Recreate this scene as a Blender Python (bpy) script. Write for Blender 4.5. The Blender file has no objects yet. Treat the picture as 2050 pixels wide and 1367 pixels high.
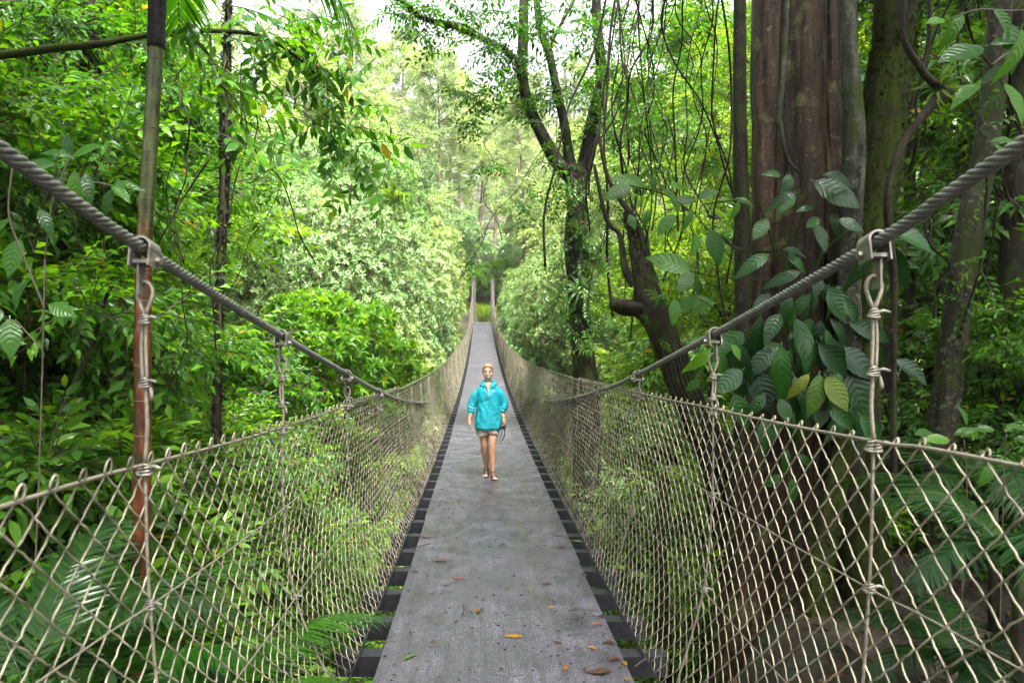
import bpy, math, random
import numpy as np
from mathutils import Vector, Matrix, noise
R = math.radians
rng = np.random.default_rng(11)
random.seed(5)
scene = bpy.context.scene
COL = scene.collection
F, VX, HY = 1367.0, 963.0, 690.0          # focal length, vanishing point and horizon of the photo, in photo pixels
def at(px, py, D): return np.array([(px-VX)/F*D, D, (HY-py)/F*D])

# ------------------------------------------------------------------ mesh helpers
class T:                                   # a small template: verts, tris, face material, per-vertex random
    def __init__(s, V, F3, m=None, rv=None, uv=None):
        s.V = np.asarray(V, float).reshape(-1, 3); s.F = np.asarray(F3, int).reshape(-1, 3)
        s.m = np.zeros(len(s.F), int) if m is None else np.asarray(m, int)
        s.rv = np.zeros(len(s.V)) if rv is None else np.asarray(rv, float)
        s.uv = np.zeros((len(s.V), 3)) if uv is None else np.asarray(uv, float)
def tjoin(ts):
    V, Fa, m, rv, uv, o = [], [], [], [], [], 0
    for t in ts:
        uv.append(t.uv); V.append(t.V); Fa.append(t.F+o); m.append(t.m); rv.append(t.rv); o += len(t.V)
    return T(np.concatenate(V), np.concatenate(Fa), np.concatenate(m), np.concatenate(rv), np.concatenate(uv))
class MB:
    def __init__(s): s.V = []; s.F3 = []; s.F4 = []; s.m3 = []; s.m4 = []; s.rv = []; s.uv = []; s.n = 0
    def add(s, V, F4=None, F3=None, m=0, rv=0.0):
        V = np.asarray(V, float).reshape(-1, 3)
        s.V.append(V); s.uv.append(np.zeros((len(V), 3))); s.rv.append(np.full(len(V), rv) if np.isscalar(rv) else np.asarray(rv, float))
        if F4 is not None and len(F4):
            F4 = np.asarray(F4, int).reshape(-1, 4); s.F4.append(F4+s.n); s.m4.append(np.full(len(F4), m))
        if F3 is not None and len(F3):
            F3 = np.asarray(F3, int).reshape(-1, 3); s.F3.append(F3+s.n); s.m3.append(np.full(len(F3), m))
        s.n += len(V)
    def inst(s, t, M, P, r=None):          # N copies of template t, matrices M (N,3,3) and positions P (N,3)
        N = len(P)
        if N == 0: return
        V = np.einsum('nij,kj->nki', M, t.V)+P[:, None, :]
        k = len(t.V)
        Fa = (t.F[None]+(np.arange(N)*k)[:, None, None]).reshape(-1, 3)
        if r is None: r = rng.random(N)
        s.V.append(V.reshape(-1, 3)); s.uv.append(np.tile(t.uv, (N, 1))); s.rv.append(np.mod(t.rv[None]+r[:, None], 1.0).reshape(-1))
        s.F3.append(Fa+s.n); s.m3.append(np.tile(t.m, N)); s.n += N*k
    def tube(s, P, Rr, sides=6, m=0, rv=0.0, cap=True, lobes=None):
        P = np.asarray(P, float); n = len(P)
        Rr = np.full(n, Rr) if np.isscalar(Rr) else np.asarray(Rr, float)
        Tn = np.gradient(P, axis=0); Tn /= np.linalg.norm(Tn, axis=1)[:, None]+1e-12
        u = np.cross(Tn[0], [0, 0, 1.0]); 
        if np.linalg.norm(u) < .05: u = np.array([1.0, 0, 0])
        U = np.empty((n, 3))
        for i in range(n):
            u = u-Tn[i]*np.dot(u, Tn[i]); u /= np.linalg.norm(u)+1e-12; U[i] = u
        W = np.cross(Tn, U)
        a = np.arange(sides)*2*math.pi/sides
        rad = Rr[:, None]*np.ones(sides)[None] if lobes is None else Rr[:, None]*lobes(a[None, :], np.arange(n)[:, None])
        V = P[:, None]+rad[..., None]*(np.cos(a)[None, :, None]*U[:, None]+np.sin(a)[None, :, None]*W[:, None])
        i, j = np.meshgrid(np.arange(n-1), np.arange(sides), indexing='ij'); j2 = (j+1) % sides
        F4 = np.stack([i*sides+j, i*sides+j2, (i+1)*sides+j2, (i+1)*sides+j], -1).reshape(-1, 4)
        V = V.reshape(-1, 3); F3 = None
        if cap:
            V = np.concatenate([V, P[:1], P[-1:]]); c0 = n*sides
            k = np.arange(sides); k2 = (k+1) % sides
            F3 = np.concatenate([np.stack([k2, k, np.full(sides, c0)], -1), np.stack([(n-1)*sides+k, (n-1)*sides+k2, np.full(sides, c0+1)], -1)])
        s.add(V, F4, F3, m, rv)
    def box(s, c, d, m=0, rot=None, rv=0.0):
        q = np.array([[x, y, z] for x in (-.5, .5) for y in (-.5, .5) for z in (-.5, .5)])*np.array(d)
        if rot is not None: q = q@np.array(rot).T
        s.add(q+np.array(c), [[0, 1, 3, 2], [4, 6, 7, 5], [0, 4, 5, 1], [2, 3, 7, 6], [0, 2, 6, 4], [1, 5, 7, 3]], None, m, rv)
    def mesh(s, name, mats, smooth=True):
        V = np.concatenate(s.V); me = bpy.data.meshes.new(name)
        F3 = np.concatenate(s.F3) if s.F3 else np.zeros((0, 3), int); F4 = np.concatenate(s.F4) if s.F4 else np.zeros((0, 4), int)
        m = np.concatenate(s.m3+s.m4) if (s.m3 or s.m4) else np.zeros(0, int)
        loops = np.concatenate([F3.ravel(), F4.ravel()]); nf = len(F3)+len(F4)
        st = np.concatenate([np.arange(len(F3))*3, len(F3)*3+np.arange(len(F4))*4])
        me.vertices.add(len(V)); me.loops.add(len(loops)); me.polygons.add(nf)
        me.vertices.foreach_set('co', V.astype(np.float32).ravel())
        me.loops.foreach_set('vertex_index', loops.astype(np.int32))
        me.polygons.foreach_set('loop_start', st.astype(np.int32))
        me.polygons.foreach_set('material_index', m.astype(np.int32))
        me.polygons.foreach_set('use_smooth', np.full(nf, smooth))
        a = me.attributes.new('rnd', 'FLOAT', 'POINT'); a.data.foreach_set('value', np.concatenate(s.rv).astype(np.float32))
        UV = np.concatenate(s.uv)
        if UV.any(): b = me.attributes.new('lv', 'FLOAT_VECTOR', 'POINT'); b.data.foreach_set('vector', UV.astype(np.float32).ravel())
        me.update(calc_edges=True)
        for x in (mats if isinstance(mats, (list, tuple)) else [mats]): me.materials.append(x)
        return me
    def obj(s, name, mats, parent=None, smooth=True):
        o = bpy.data.objects.new(name, s.mesh(name, mats, smooth)); COL.objects.link(o)
        if parent: o.parent = parent
        return o
def tag(o, label=None, cat=None, group=None, kind=None):
    if label: o['label'] = label
    if cat: o['category'] = cat
    if group: o['group'] = group
    if kind: o['kind'] = kind
    return o
def empty(name, label, cat, loc=(0, 0, 0), rz=0, group=None, s=1.0):
    o = bpy.data.objects.new(name, None); COL.objects.link(o); o.location = [float(v) for v in loc]; o.rotation_euler = (0, 0, rz); o.scale = (s, s, s)
    o.empty_display_size = .1
    return tag(o, label, cat, group)
def copy_tree(o, parent=None):
    c = o.copy(); COL.objects.link(c); c.parent = parent
    for ch in list(o.children): copy_tree(ch, c)
    return c
def norm(v): v = np.asarray(v, float); return v/(np.linalg.norm(v, axis=-1, keepdims=True)+1e-12)
def frames(D, up=(0, 0, 1.0), jit=.35):    # matrices whose y axis is D and whose z axis is near up
    D = norm(D); U = norm(np.asarray(up)[None]+rng.normal(0, jit, D.shape))
    X = norm(np.cross(D, U)); Z = np.cross(X, D)
    return np.stack([X, D, Z], -1)
def catmull(P, n):
    P = np.asarray(P, float); Q = np.vstack([2*P[0]-P[1], P, 2*P[-1]-P[-2]]); out = []
    seg = len(P)-1
    for t in np.linspace(0, seg, n):
        i = min(int(t), seg-1); f = t-i; a, b, c, d = Q[i:i+4]
        out.append(.5*((2*b)+(-a+c)*f+(2*a-5*b+4*c-d)*f*f+(-a+3*b-3*c+d)*f**3))
    return np.array(out)
def fbm(x, y, z=0., o=3):
    return noise.fractal(Vector((float(x), float(y), float(z))), 1.0, 2.0, o)

# ------------------------------------------------------------------ materials
def new_mat(name):
    m = bpy.data.materials.new(name); m.use_nodes = True; nt = m.node_tree
    for n in list(nt.nodes): nt.nodes.remove(n)
    out = nt.nodes.new('ShaderNodeOutputMaterial')
    return m, nt, out
def nd(nt, t, **k):
    n = nt.nodes.new(t)
    for a, v in k.items():
        if a in n.inputs: n.inputs[a].default_value = v
        else: setattr(n, a, v)
    return n
def ramp(nt, src, stops):
    r = nt.nodes.new('ShaderNodeValToRGB'); e = r.color_ramp.elements
    while len(e) < len(stops): e.new(.5)
    for k, (p, c) in enumerate(stops): e[k].position = p; e[k].color = (*c, 1)
    nt.links.new(src, r.inputs[0]); return r
def mixc(nt, f, a, b, mode='MIX'):
    n = nt.nodes.new('ShaderNodeMix'); n.data_type = 'RGBA'; n.blend_type = mode
    for s, v in ((n.inputs[0], f), (n.inputs[6], a), (n.inputs[7], b)):
        if isinstance(v, bpy.types.NodeSocket): nt.links.new(v, s)
        elif isinstance(v, (int, float)): s.default_value = v
        else: s.default_value = (*v, 1)
    return n.outputs[2]
def leafmat(name, dark, mid, light, trans=.42, rough=.34, spec=.28, tcol=(2.1, 1.85, .28), old=None, veins=False):
    m, nt, out = new_mat(name); L = nt.links
    at_ = nd(nt, 'ShaderNodeAttribute', attribute_name='rnd')
    st = [(0, dark), (.55, mid), (.93, light)]
    if old: st[2] = (.9, light); st.append((.994, light)); st.append((.997, old))
    rp = ramp(nt, at_.outputs['Fac'], st)
    oi = nd(nt, 'ShaderNodeObjectInfo'); mr = nd(nt, 'ShaderNodeMapRange'); mr.inputs[3].default_value = .75; mr.inputs[4].default_value = 1.25
    L.new(oi.outputs['Random'], mr.inputs[0])
    hs = nd(nt, 'ShaderNodeHueSaturation'); L.new(rp.outputs[0], hs.inputs['Color']); L.new(mr.outputs[0], hs.inputs['Value'])
    mr2 = nd(nt, 'ShaderNodeMapRange'); mr2.inputs[3].default_value = .515; mr2.inputs[4].default_value = .485
    L.new(oi.outputs['Random'], mr2.inputs[0]); L.new(mr2.outputs[0], hs.inputs['Hue'])
    col = hs.outputs[0]
    p = nd(nt, 'ShaderNodeBsdfPrincipled'); p.inputs['Roughness'].default_value = rough; p.inputs['Specular IOR Level'].default_value = spec
    L.new(col, p.inputs['Base Color'])
    t = nd(nt, 'ShaderNodeBsdfTranslucent'); L.new(mixc(nt, 1.0, col, tcol, 'MULTIPLY'), t.inputs['Color'])
    mx = nd(nt, 'ShaderNodeMixShader'); mx.inputs[0].default_value = trans
    L.new(p.outputs[0], mx.inputs[1]); L.new(t.outputs[0], mx.inputs[2]); L.new(mx.outputs[0], out.inputs[0])
    if veins:
        a2 = nd(nt, 'ShaderNodeAttribute', attribute_name='lv'); sp_ = nd(nt, 'ShaderNodeSeparateXYZ'); L.new(a2.outputs['Vector'], sp_.inputs[0])
        def mth(op, a, b=None, c=None):
            n = nd(nt, 'ShaderNodeMath', operation=op)
            for k, v in enumerate((a, b, c)):
                if v is None: continue
                if isinstance(v, bpy.types.NodeSocket): L.new(v, n.inputs[k])
                else: n.inputs[k].default_value = v
            return n.outputs[0]
        au = mth('ABSOLUTE', sp_.outputs[0]); ph = mth('MULTIPLY', mth('SUBTRACT', sp_.outputs[1], mth('MULTIPLY', mth('POWER', au, 1.4), .22)), 7.5)
        rid = mth('ABSOLUTE', mth('SUBTRACT', mth('FRACT', ph), .5))                       # 0 between veins, .5 on them
        mid_ = mth('LESS_THAN', au, .07); vein = mth('MAXIMUM', mth('GREATER_THAN', rid, .45), mid_)
        col2 = mixc(nt, mth('MULTIPLY', vein, .16), col, (.10, .17, .04)); L.new(col2, p.inputs['Base Color'])
        tc = nd(nt, 'ShaderNodeTexCoord'); n = nd(nt, 'ShaderNodeTexNoise'); n.inputs['Scale'].default_value = 45; L.new(tc.outputs['Object'], n.inputs['Vector'])
        b = nd(nt, 'ShaderNodeBump'); b.inputs['Strength'].default_value = .28; b.inputs['Distance'].default_value = .012; L.new(mth('SUBTRACT', mth('MULTIPLY', n.outputs[0], .6), mth('MULTIPLY', rid, 1.5)), b.inputs['Height']); L.new(b.outputs[0], p.inputs['Normal'])
    return m
def barkmat(name, c1, c2, c3=None, scale=3., zs=.25, moss=0., mosscol=(.014, .020, .004), spots=0., spotcol=(.35, .33, .25), rough=.7, bump=.6, dist=.03):
    m, nt, out = new_mat(name); L = nt.links
    tc = nd(nt, 'ShaderNodeTexCoord'); mp = nd(nt, 'ShaderNodeMapping'); mp.inputs['Scale'].default_value = (1, 1, zs); L.new(tc.outputs['Object'], mp.inputs[0])
    n1 = nd(nt, 'ShaderNodeTexNoise'); n1.inputs['Scale'].default_value = scale; n1.inputs['Detail'].default_value = 6; n1.inputs['Roughness'].default_value = .65; L.new(mp.outputs[0], n1.inputs['Vector'])
    n2 = nd(nt, 'ShaderNodeTexNoise'); n2.inputs['Scale'].default_value = scale*5; n2.inputs['Detail'].default_value = 5; L.new(mp.outputs[0], n2.inputs['Vector'])
    st = [(.3, c1), (.62, c2)]
    if c3: st.append((.75, c3))
    col = ramp(nt, n1.outputs[0], st).outputs[0]
    col = mixc(nt, .8, col, ramp(nt, n2.outputs[0], [(.32, (.2, .2, .2)), (.68, (1.7, 1.7, 1.7))]).outputs[0], 'MULTIPLY')
    n5 = nd(nt, 'ShaderNodeTexNoise'); n5.inputs['Scale'].default_value = 34; n5.inputs['Detail'].default_value = 6; n5.inputs['Roughness'].default_value = .75; L.new(tc.outputs['Object'], n5.inputs['Vector'])
    col = mixc(nt, .75, col, ramp(nt, n5.outputs[0], [(.34, (.35, .35, .35)), (.52, (1, 1, 1)), (.68, (1.9, 1.85, 1.7))]).outputs[0], 'MULTIPLY')
    if spots:
        n4 = nd(nt, 'ShaderNodeTexNoise'); n4.inputs['Scale'].default_value = scale*3.3; n4.inputs['Detail'].default_value = 4; n4.inputs['Roughness'].default_value = .7; L.new(tc.outputs['Object'], n4.inputs['Vector'])
        f = ramp(nt, n4.outputs[0], [(.66-.12*spots, (0, 0, 0)), (.7-.1*spots, (1, 1, 1))]).outputs[0]; col = mixc(nt, f, col, spotcol)
    if moss:
        n3 = nd(nt, 'ShaderNodeTexNoise'); n3.inputs['Scale'].default_value = scale*.7; n3.inputs['Detail'].default_value = 7; n3.inputs['Roughness'].default_value = .7; L.new(tc.outputs['Object'], n3.inputs['Vector'])
        f = ramp(nt, n3.outputs[0], [(.62-.3*moss, (0, 0, 0)), (.7-.28*moss, (1, 1, 1))]).outputs[0]
        mc = mixc(nt, n2.outputs[0], mosscol, tuple(v*2.6 for v in mosscol)); col = mixc(nt, f, col, mc)
    p = nd(nt, 'ShaderNodeBsdfPrincipled'); p.inputs['Roughness'].default_value = rough; p.inputs['Specular IOR Level'].default_value = .14
    L.new(col, p.inputs['Base Color'])
    b = nd(nt, 'ShaderNodeBump'); b.inputs['Strength'].default_value = bump; b.inputs['Distance'].default_value = dist; ad = nd(nt, 'ShaderNodeMath', operation='MULTIPLY_ADD'); ad.inputs[1].default_value = .35; L.new(n5.outputs[0], ad.inputs[0]); L.new(n2.outputs[0], ad.inputs[2]); L.new(ad.outputs[0], b.inputs['Height']); L.new(b.outputs[0], p.inputs['Normal'])
    L.new(p.outputs[0], out.inputs[0]); return m
def plain(name, c, rough=.6, metal=0., var=.25, scale=20., bump=0., spec=.5, c2=None):
    m, nt, out = new_mat(name); L = nt.links
    tc = nd(nt, 'ShaderNodeTexCoord'); n = nd(nt, 'ShaderNodeTexNoise'); n.inputs['Scale'].default_value = scale; n.inputs['Detail'].default_value = 4; L.new(tc.outputs['Object'], n.inputs['Vector'])
    lo = tuple(v*(1-var) for v in c); hi = c2 or tuple(v*(1+var) for v in c)
    p = nd(nt, 'ShaderNodeBsdfPrincipled'); p.inputs['Roughness'].default_value = rough; p.inputs['Metallic'].default_value = metal; p.inputs['Specular IOR Level'].default_value = spec
    L.new(ramp(nt, n.outputs[0], [(.35, lo), (.65, hi)]).outputs[0], p.inputs['Base Color'])
    if bump:
        b = nd(nt, 'ShaderNodeBump'); b.inputs['Strength'].default_value = bump; b.inputs['Distance'].default_value = .01; L.new(n.outputs[0], b.inputs['Height']); L.new(b.outputs[0], p.inputs['Normal'])
    L.new(p.outputs[0], out.inputs[0]); return m
OLD = (.32, .2, .03)
M = {}
M['leaf_mid'] = leafmat('leaf mid green', (.022, .080, .009), (.048, .155, .012), (.11, .27, .016), old=OLD)
M['leaf_dark'] = leafmat('leaf dark glossy', (.016, .058, .010), (.030, .105, .013), (.06, .17, .016), rough=.25, trans=.3, old=OLD)
M['leaf_lime'] = leafmat('leaf lime', (.045, .13, .010), (.085, .21, .013), (.17, .31, .018), trans=.5, old=OLD)
M['leaf_far_lit'] = leafmat('leaf far lit yellow green', (.12, .19, .05), (.24, .34, .10), (.42, .50, .20), trans=.42, rough=.45, tcol=(1.4, 1.45, .8))  # yellow green paled so the colour itself carries the far bank's brightness and haze
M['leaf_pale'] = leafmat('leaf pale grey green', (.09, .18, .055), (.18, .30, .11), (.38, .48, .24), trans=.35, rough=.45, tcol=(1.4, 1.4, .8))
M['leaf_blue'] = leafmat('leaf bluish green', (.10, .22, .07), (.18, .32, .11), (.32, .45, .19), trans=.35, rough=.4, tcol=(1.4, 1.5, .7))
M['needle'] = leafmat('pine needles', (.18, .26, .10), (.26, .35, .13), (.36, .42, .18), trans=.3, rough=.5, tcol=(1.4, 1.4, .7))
M['palm'] = leafmat('palm green', (.018, .07, .007), (.032, .115, .009), (.055, .17, .012), trans=.45, rough=.28)
M['big_leaf'] = leafmat('broad glossy leaf', (.007, .034, .007), (.015, .062, .010), (.034, .12, .012), trans=.3, rough=.3, veins=True, spec=.4)
M['big_lime'] = leafmat('broad thin leaf', (.014, .06, .008), (.030, .105, .010), (.06, .17, .012), trans=.4, rough=.35, veins=True, spec=.35)
M['brom'] = leafmat('strap leaf', (.025, .07, .012), (.05, .12, .018), (.11, .18, .025), trans=.4, rough=.35, old=(.25, .1, .03))
M['twig'] = plain('twig', (.06, .045, .03), .8)
M['liana'] = plain('dark liana', (.016, .012, .009), .85, 0, .5, 12., .3, .12, c2=(.028, .022, .014))
M['bark'] = barkmat('dark wet bark', (.009, .007, .005), (.028, .022, .015), moss=.35, spots=.25, spotcol=(.08, .08, .06))
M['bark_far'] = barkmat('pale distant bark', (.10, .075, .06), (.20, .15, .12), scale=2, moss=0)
M['bark_red'] = barkmat('reddish fluted bark', (.007, .004, .003), (.044, .026, .016), (.095, .066, .04), scale=3.6, zs=.12, spots=.3, spotcol=(.10, .085, .06), moss=.2, mosscol=(.05,.05,.02), bump=.8, rough=.42)
M['bark_grey'] = barkmat('grey smooth bark', (.018, .018, .014), (.055, .056, .042), scale=3.5, spots=.45, spotcol=(.12, .125, .09), moss=.3, bump=.4)
M['bark_moss'] = barkmat('mossy bark', (.013, .011, .007), (.035, .028, .017), scale=2.6, moss=.72, mosscol=(.014, .02, .003), bump=1., rough=.95)
M['bark_lichen'] = barkmat('lichen bark', (.014, .012, .008), (.04, .034, .024), scale=4, spots=.8, spotcol=(.11, .105, .075), moss=.45)
M['wire'] = plain('net wire', (.17, .145, .095), .5, .0, .45, 9., c2=(.38, .335, .24))
M['cable'] = plain('steel cable', (.16, .156, .14), .42, .55, .3, 30., .2)
M['clamp'] = plain('galvanised steel', (.17, .155, .13), .45, .3, .25, 25., .2)
M['rope'] = plain('galvanised wire rope', (.19, .165, .125), .55, .1, .25, 60., .2)
M['beam'] = plain('dark painted beam', (.012, .012, .016), .5, 0, .3, 14., .3)
M['post'] = plain('weathered post', (.055, .04, .042), .8, 0, .3, 5., .3)

# deck: wet dark boards under a galvanised wire grid
def deckmat():
    m, nt, out = new_mat('wet boards under wire grid'); L = nt.links
    tc = nd(nt, 'ShaderNodeTexCoord'); sep = nd(nt, 'ShaderNodeSeparateXYZ'); L.new(tc.outputs['Object'], sep.inputs[0])
    def lines(sock, period, width, off=0.):
        a = nd(nt, 'ShaderNodeMath', operation='MULTIPLY'); a.inputs[1].default_value = 1/period; L.new(sock, a.inputs[0])
        b = nd(nt, 'ShaderNodeMath', operation='FRACT'); L.new(a.outputs[0], b.inputs[0])
        c = nd(nt, 'ShaderNodeMath', operation='LESS_THAN'); c.inputs[1].default_value = width; L.new(b.outputs[0], c.inputs[0]); return c.outputs[0]
    nw = nd(nt, 'ShaderNodeTexNoise'); nw.inputs['Scale'].default_value = 1.5; L.new(tc.outputs['Object'], nw.inputs['Vector'])
    wob = nd(nt, 'ShaderNodeMath', operation='MULTIPLY_ADD'); wob.inputs[1].default_value = .012; L.new(nw.outputs[0], wob.inputs[0]); L.new(sep.outputs[0], wob.inputs[2])
    wob2 = nd(nt, 'ShaderNodeMath', operation='MULTIPLY_ADD'); wob2.inputs[1].default_value = .012; L.new(nw.outputs[0], wob2.inputs[0]); L.new(sep.outputs[1], wob2.inputs[2])
    mx = nd(nt, 'ShaderNodeMath', operation='MAXIMUM'); L.new(lines(wob.outputs[0], .019, .24), mx.inputs[0]); L.new(lines(wob2.outputs[0], .019, .24), mx.inputs[1])
    mp = nd(nt, 'ShaderNodeMapping'); mp.inputs['Scale'].default_value = (14, .7, 1); L.new(tc.outputs['Object'], mp.inputs[0])
    n1 = nd(nt, 'ShaderNodeTexNoise'); n1.inputs['Scale'].default_value = 1.6; n1.inputs['Detail'].default_value = 8; n1.inputs['Roughness'].default_value = .7; L.new(mp.outputs[0], n1.inputs['Vector'])
    n2 = nd(nt, 'ShaderNodeTexNoise'); n2.inputs['Scale'].default_value = 3.2; n2.inputs['Detail'].default_value = 8; n2.inputs['Roughness'].default_value = .75; L.new(tc.outputs['Object'], n2.inputs['Vector'])
    n3 = nd(nt, 'ShaderNodeTexNoise'); n3.inputs['Scale'].default_value = 22; n3.inputs['Detail'].default_value = 5; L.new(tc.outputs['Object'], n3.inputs['Vector'])
    col = ramp(nt, n1.outputs[0], [(.3, (.036, .033, .045)), (.7, (.092, .086, .110))]).outputs[0]
    col = mixc(nt, .8, col, ramp(nt, n2.outputs[0], [(.35, (.35, .35, .35)), (.6, (1.05, 1.05, 1.05)), (.72, (1.8, 1.8, 1.8))]).outputs[0], 'MULTIPLY')
    at_ = nd(nt, 'ShaderNodeAttribute', attribute_name='rnd')
    col = mixc(nt, 1., col, ramp(nt, at_.outputs['Fac'], [(0, (.97, .97, .97)), (1, (1.12, 1.12, 1.13))]).outputs[0], 'MULTIPLY')
    worn = ramp(nt, n2.outputs[0], [(.38, (.9, .9, .9)), (.62, (.45, .45, .45))]).outputs[0]
    g = nd(nt, 'ShaderNodeMath', operation='MULTIPLY'); L.new(mx.outputs[0], g.inputs[0]); L.new(worn, g.inputs[1])
    sp2 = nd(nt, 'ShaderNodeTexNoise'); sp2.inputs['Scale'].default_value = 75; sp2.inputs['Detail'].default_value = 6; sp2.inputs['Roughness'].default_value = .8; L.new(tc.outputs['Object'], sp2.inputs['Vector'])
    col = mixc(nt, .9, col, ramp(nt, sp2.outputs[0], [(.38, (.2, .19, .2)), (.5, (.9, .9, .9)), (.6, (2.8, 2.75, 2.8))]).outputs[0], 'MULTIPLY')
    col = mixc(nt, g.outputs[0], col, (.014, .012, .016))
    dirt = ramp(nt, n3.outputs[0], [(.60, (0, 0, 0)), (.66, (.85, .85, .85))]).outputs[0]
    col = mixc(nt, dirt, col, (.03, .022, .022))
    p = nd(nt, 'ShaderNodeBsdfPrincipled'); L.new(col, p.inputs['Base Color']); p.inputs['Specular IOR Level'].default_value = .7
    L.new(ramp(nt, n2.outputs[0], [(.35, (.27, .27, .27)), (.65, (.5, .5, .5))]).outputs[0], p.inputs['Roughness'])
    bh = nd(nt, 'ShaderNodeMath', operation='MULTIPLY_ADD'); bh.inputs[1].default_value = .5; L.new(n3.outputs[0], bh.inputs[0]); L.new(g.outputs[0], bh.inputs[2])
    b = nd(nt, 'ShaderNodeBump'); b.inputs['Strength'].default_value = .35; b.inputs['Distance'].default_value = .002; L.new(bh.outputs[0], b.inputs['Height']); L.new(b.outputs[0], p.inputs['Normal'])
    L.new(p.outputs[0], out.inputs[0]); return m
M['deck'] = deckmat()
def soilmat():
    m, nt, out = new_mat('forest soil'); L = nt.links
    tc = nd(nt, 'ShaderNodeTexCoord')
    n1 = nd(nt, 'ShaderNodeTexNoise'); n1.inputs['Scale'].default_value = 1.2; n1.inputs['Detail'].default_value = 8; L.new(tc.outputs['Object'], n1.inputs['Vector'])
    n2 = nd(nt, 'ShaderNodeTexNoise'); n2.inputs['Scale'].default_value = 14; n2.inputs['Detail'].default_value = 6; L.new(tc.outputs['Object'], n2.inputs['Vector'])
    col = ramp(nt, n1.outputs[0], [(.35, (.012, .008, .005)), (.52, (.03, .018, .011)), (.62, (.012, .018, .005))]).outputs[0]
    col = mixc(nt, .7, col, ramp(nt, n2.outputs[0], [(.35, (.4, .4, .4)), (.7, (1.7, 1.6, 1.5))]).outputs[0], 'MULTIPLY')
    p = nd(nt, 'ShaderNodeBsdfPrincipled'); p.inputs['Roughness'].default_value = .85; L.new(col, p.inputs['Base Color'])
    b = nd(nt, 'ShaderNodeBump'); b.inputs['Strength'].default_value = .9; b.inputs['Distance'].default_value = .05; L.new(n2.outputs[0], b.inputs['Height']); L.new(b.outputs[0], p.inputs['Normal'])
    L.new(p.outputs[0], out.inputs[0]); return m
M['soil'] = soilmat()
M['path'] = plain('red clay', (.065, .032, .018), .9, 0, .3, 3., .3)

# ------------------------------------------------------------------ leaf templates
def leaf_lo(l=1., w=.4, fold=.10, droop=.12):
    return T([[0, 0, 0], [-w/2, .42*l, fold*w], [0, .5*l, -.02*l], [w/2, .42*l, fold*w], [0, l, -droop*l]], [[0, 2, 1], [0, 3, 2], [1, 2, 4], [2, 3, 4]])
def leaf_hi(l=1., w=.42, fold=.18, droop=.25, n=6, tip=1.2, stalk=.12):
    V, Fa, UV = [[0, -stalk*l, .02*l]], [], [[0, 0, 0]]
    for i in range(n+1):
        UV += [[-1, i/n, 0], [0, i/n, 0], [1, i/n, 0]]
        t = i/n; ww = w/2*math.sin(math.pi*min(.985, max(.03, t))**.82)**.85*(1 if t < .75 else (1-((t-.75)/.25)**1.5*.35))
        z = -droop*l*t*t
        V += [[-ww*l, t*l-.06*ww, z+fold*ww*l+.012*l*math.sin(i*2.2)], [0, t*l, z], [ww*l, t*l-.06*ww, z+fold*ww*l+.012*l*math.cos(i*2.2)]]
    for i in range(n):
        a = 1+i*3; b = a+3
        Fa += [[a, a+1, b+1], [a, b+1, b], [a+1, a+2, b+2], [a+1, b+2, b+1]]
    e = len(V)-2
    V.append([-.012*l, -stalk*l, .02*l]); V.append([.012*l, -stalk*l, .02*l]); V.append([-.008*l, .1*l, .004]); V.append([.008*l, .1*l, .004])
    k = len(V)-4; Fa += [[k, k+1, k+3], [k, k+3, k+2]]; UV += [[0, .01, 0]]*4
    return T(V, Fa, None, None, UV)
def xf(t, Mx, p, s=1., r=0.):
    return T((t.V*s)@np.asarray(Mx).T+np.asarray(p), t.F, t.m, np.mod(t.rv+r, 1.), t.uv)
def twig_t(P, r0, m=1):
    b = MB(); b.tube(P, np.linspace(r0, r0*.35, len(P)), 3, cap=False)
    V = np.concatenate(b.V); q = np.concatenate(b.F4); F3 = np.concatenate([q[:, [0, 1, 2]], q[:, [0, 2, 3]]])
    return T(V, F3, np.full(len(F3), m), np.full(len(V), .4))
def spray(seed, L=.55, n=11, ll=.15, w=.42, hi=False, ang=58, droop=.18, pend=0.):
    r = np.random.default_rng(seed); ts = []
    y = np.linspace(0, L, 5); P = np.stack([np.sin(y*5+seed)*.02, y, -droop*y*y/L-pend*y*y], -1)
    ts.append(twig_t(P, .006 if L < .5 else .008))
    base = leaf_hi(1., w, n=4 if hi == 1 else 6) if hi else leaf_lo(1., w, .25, .18)
    for i in range(n):
        t = .12+.88*i/(n-1); p = np.array([np.interp(t*L, y, P[:, k]) for k in range(3)])
        s = -1 if i % 2 else 1
        a = R(ang)*(1-.75*(i == n-1))*s*(1.1-.35*t)+r.normal(0, .16)
        d = np.array([math.sin(a), math.cos(a), -.15-.35*r.random()]); u = norm([r.normal(0, .3), r.normal(0, .3), 1.]); 
        d = norm(d); x = norm(np.cross(d, u)); z = np.cross(x, d)
        ts.append(xf(base, np.stack([x, d, z], -1), p+d*.02, ll*r.uniform(.7, 1.15), r.uniform(0, 1)*.35+(.0 if i else .5)))
    return tjoin(ts)
def whorl(seed, n=8, ll=.2, w=.34):
    r = np.random.default_rng(seed); base = leaf_lo(1., w, .25, .25); ts = [twig_t(np.array([[0, -.3, 0], [0, 0, 0]]), .008)]
    for i in range(n):
        a = i*2.4; tilt = .25+.85*(i/n)
        d = norm([math.cos(a)*math.sin(tilt+.3), math.cos(tilt+.3)+.05, math.sin(a)*math.sin(tilt+.3)]); u = norm(np.array([0, 1, 0])+r.normal(0, .2, 3))
        x = norm(np.cross(d, u)); z = np.cross(x, d)
        ts.append(xf(base, np.stack([x, d, z], -1), [0, 0, 0], ll*r.uniform(.75, 1.1), r.random()*.4+(.35 if i < 2 else 0)))
    return tjoin(ts)
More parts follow.
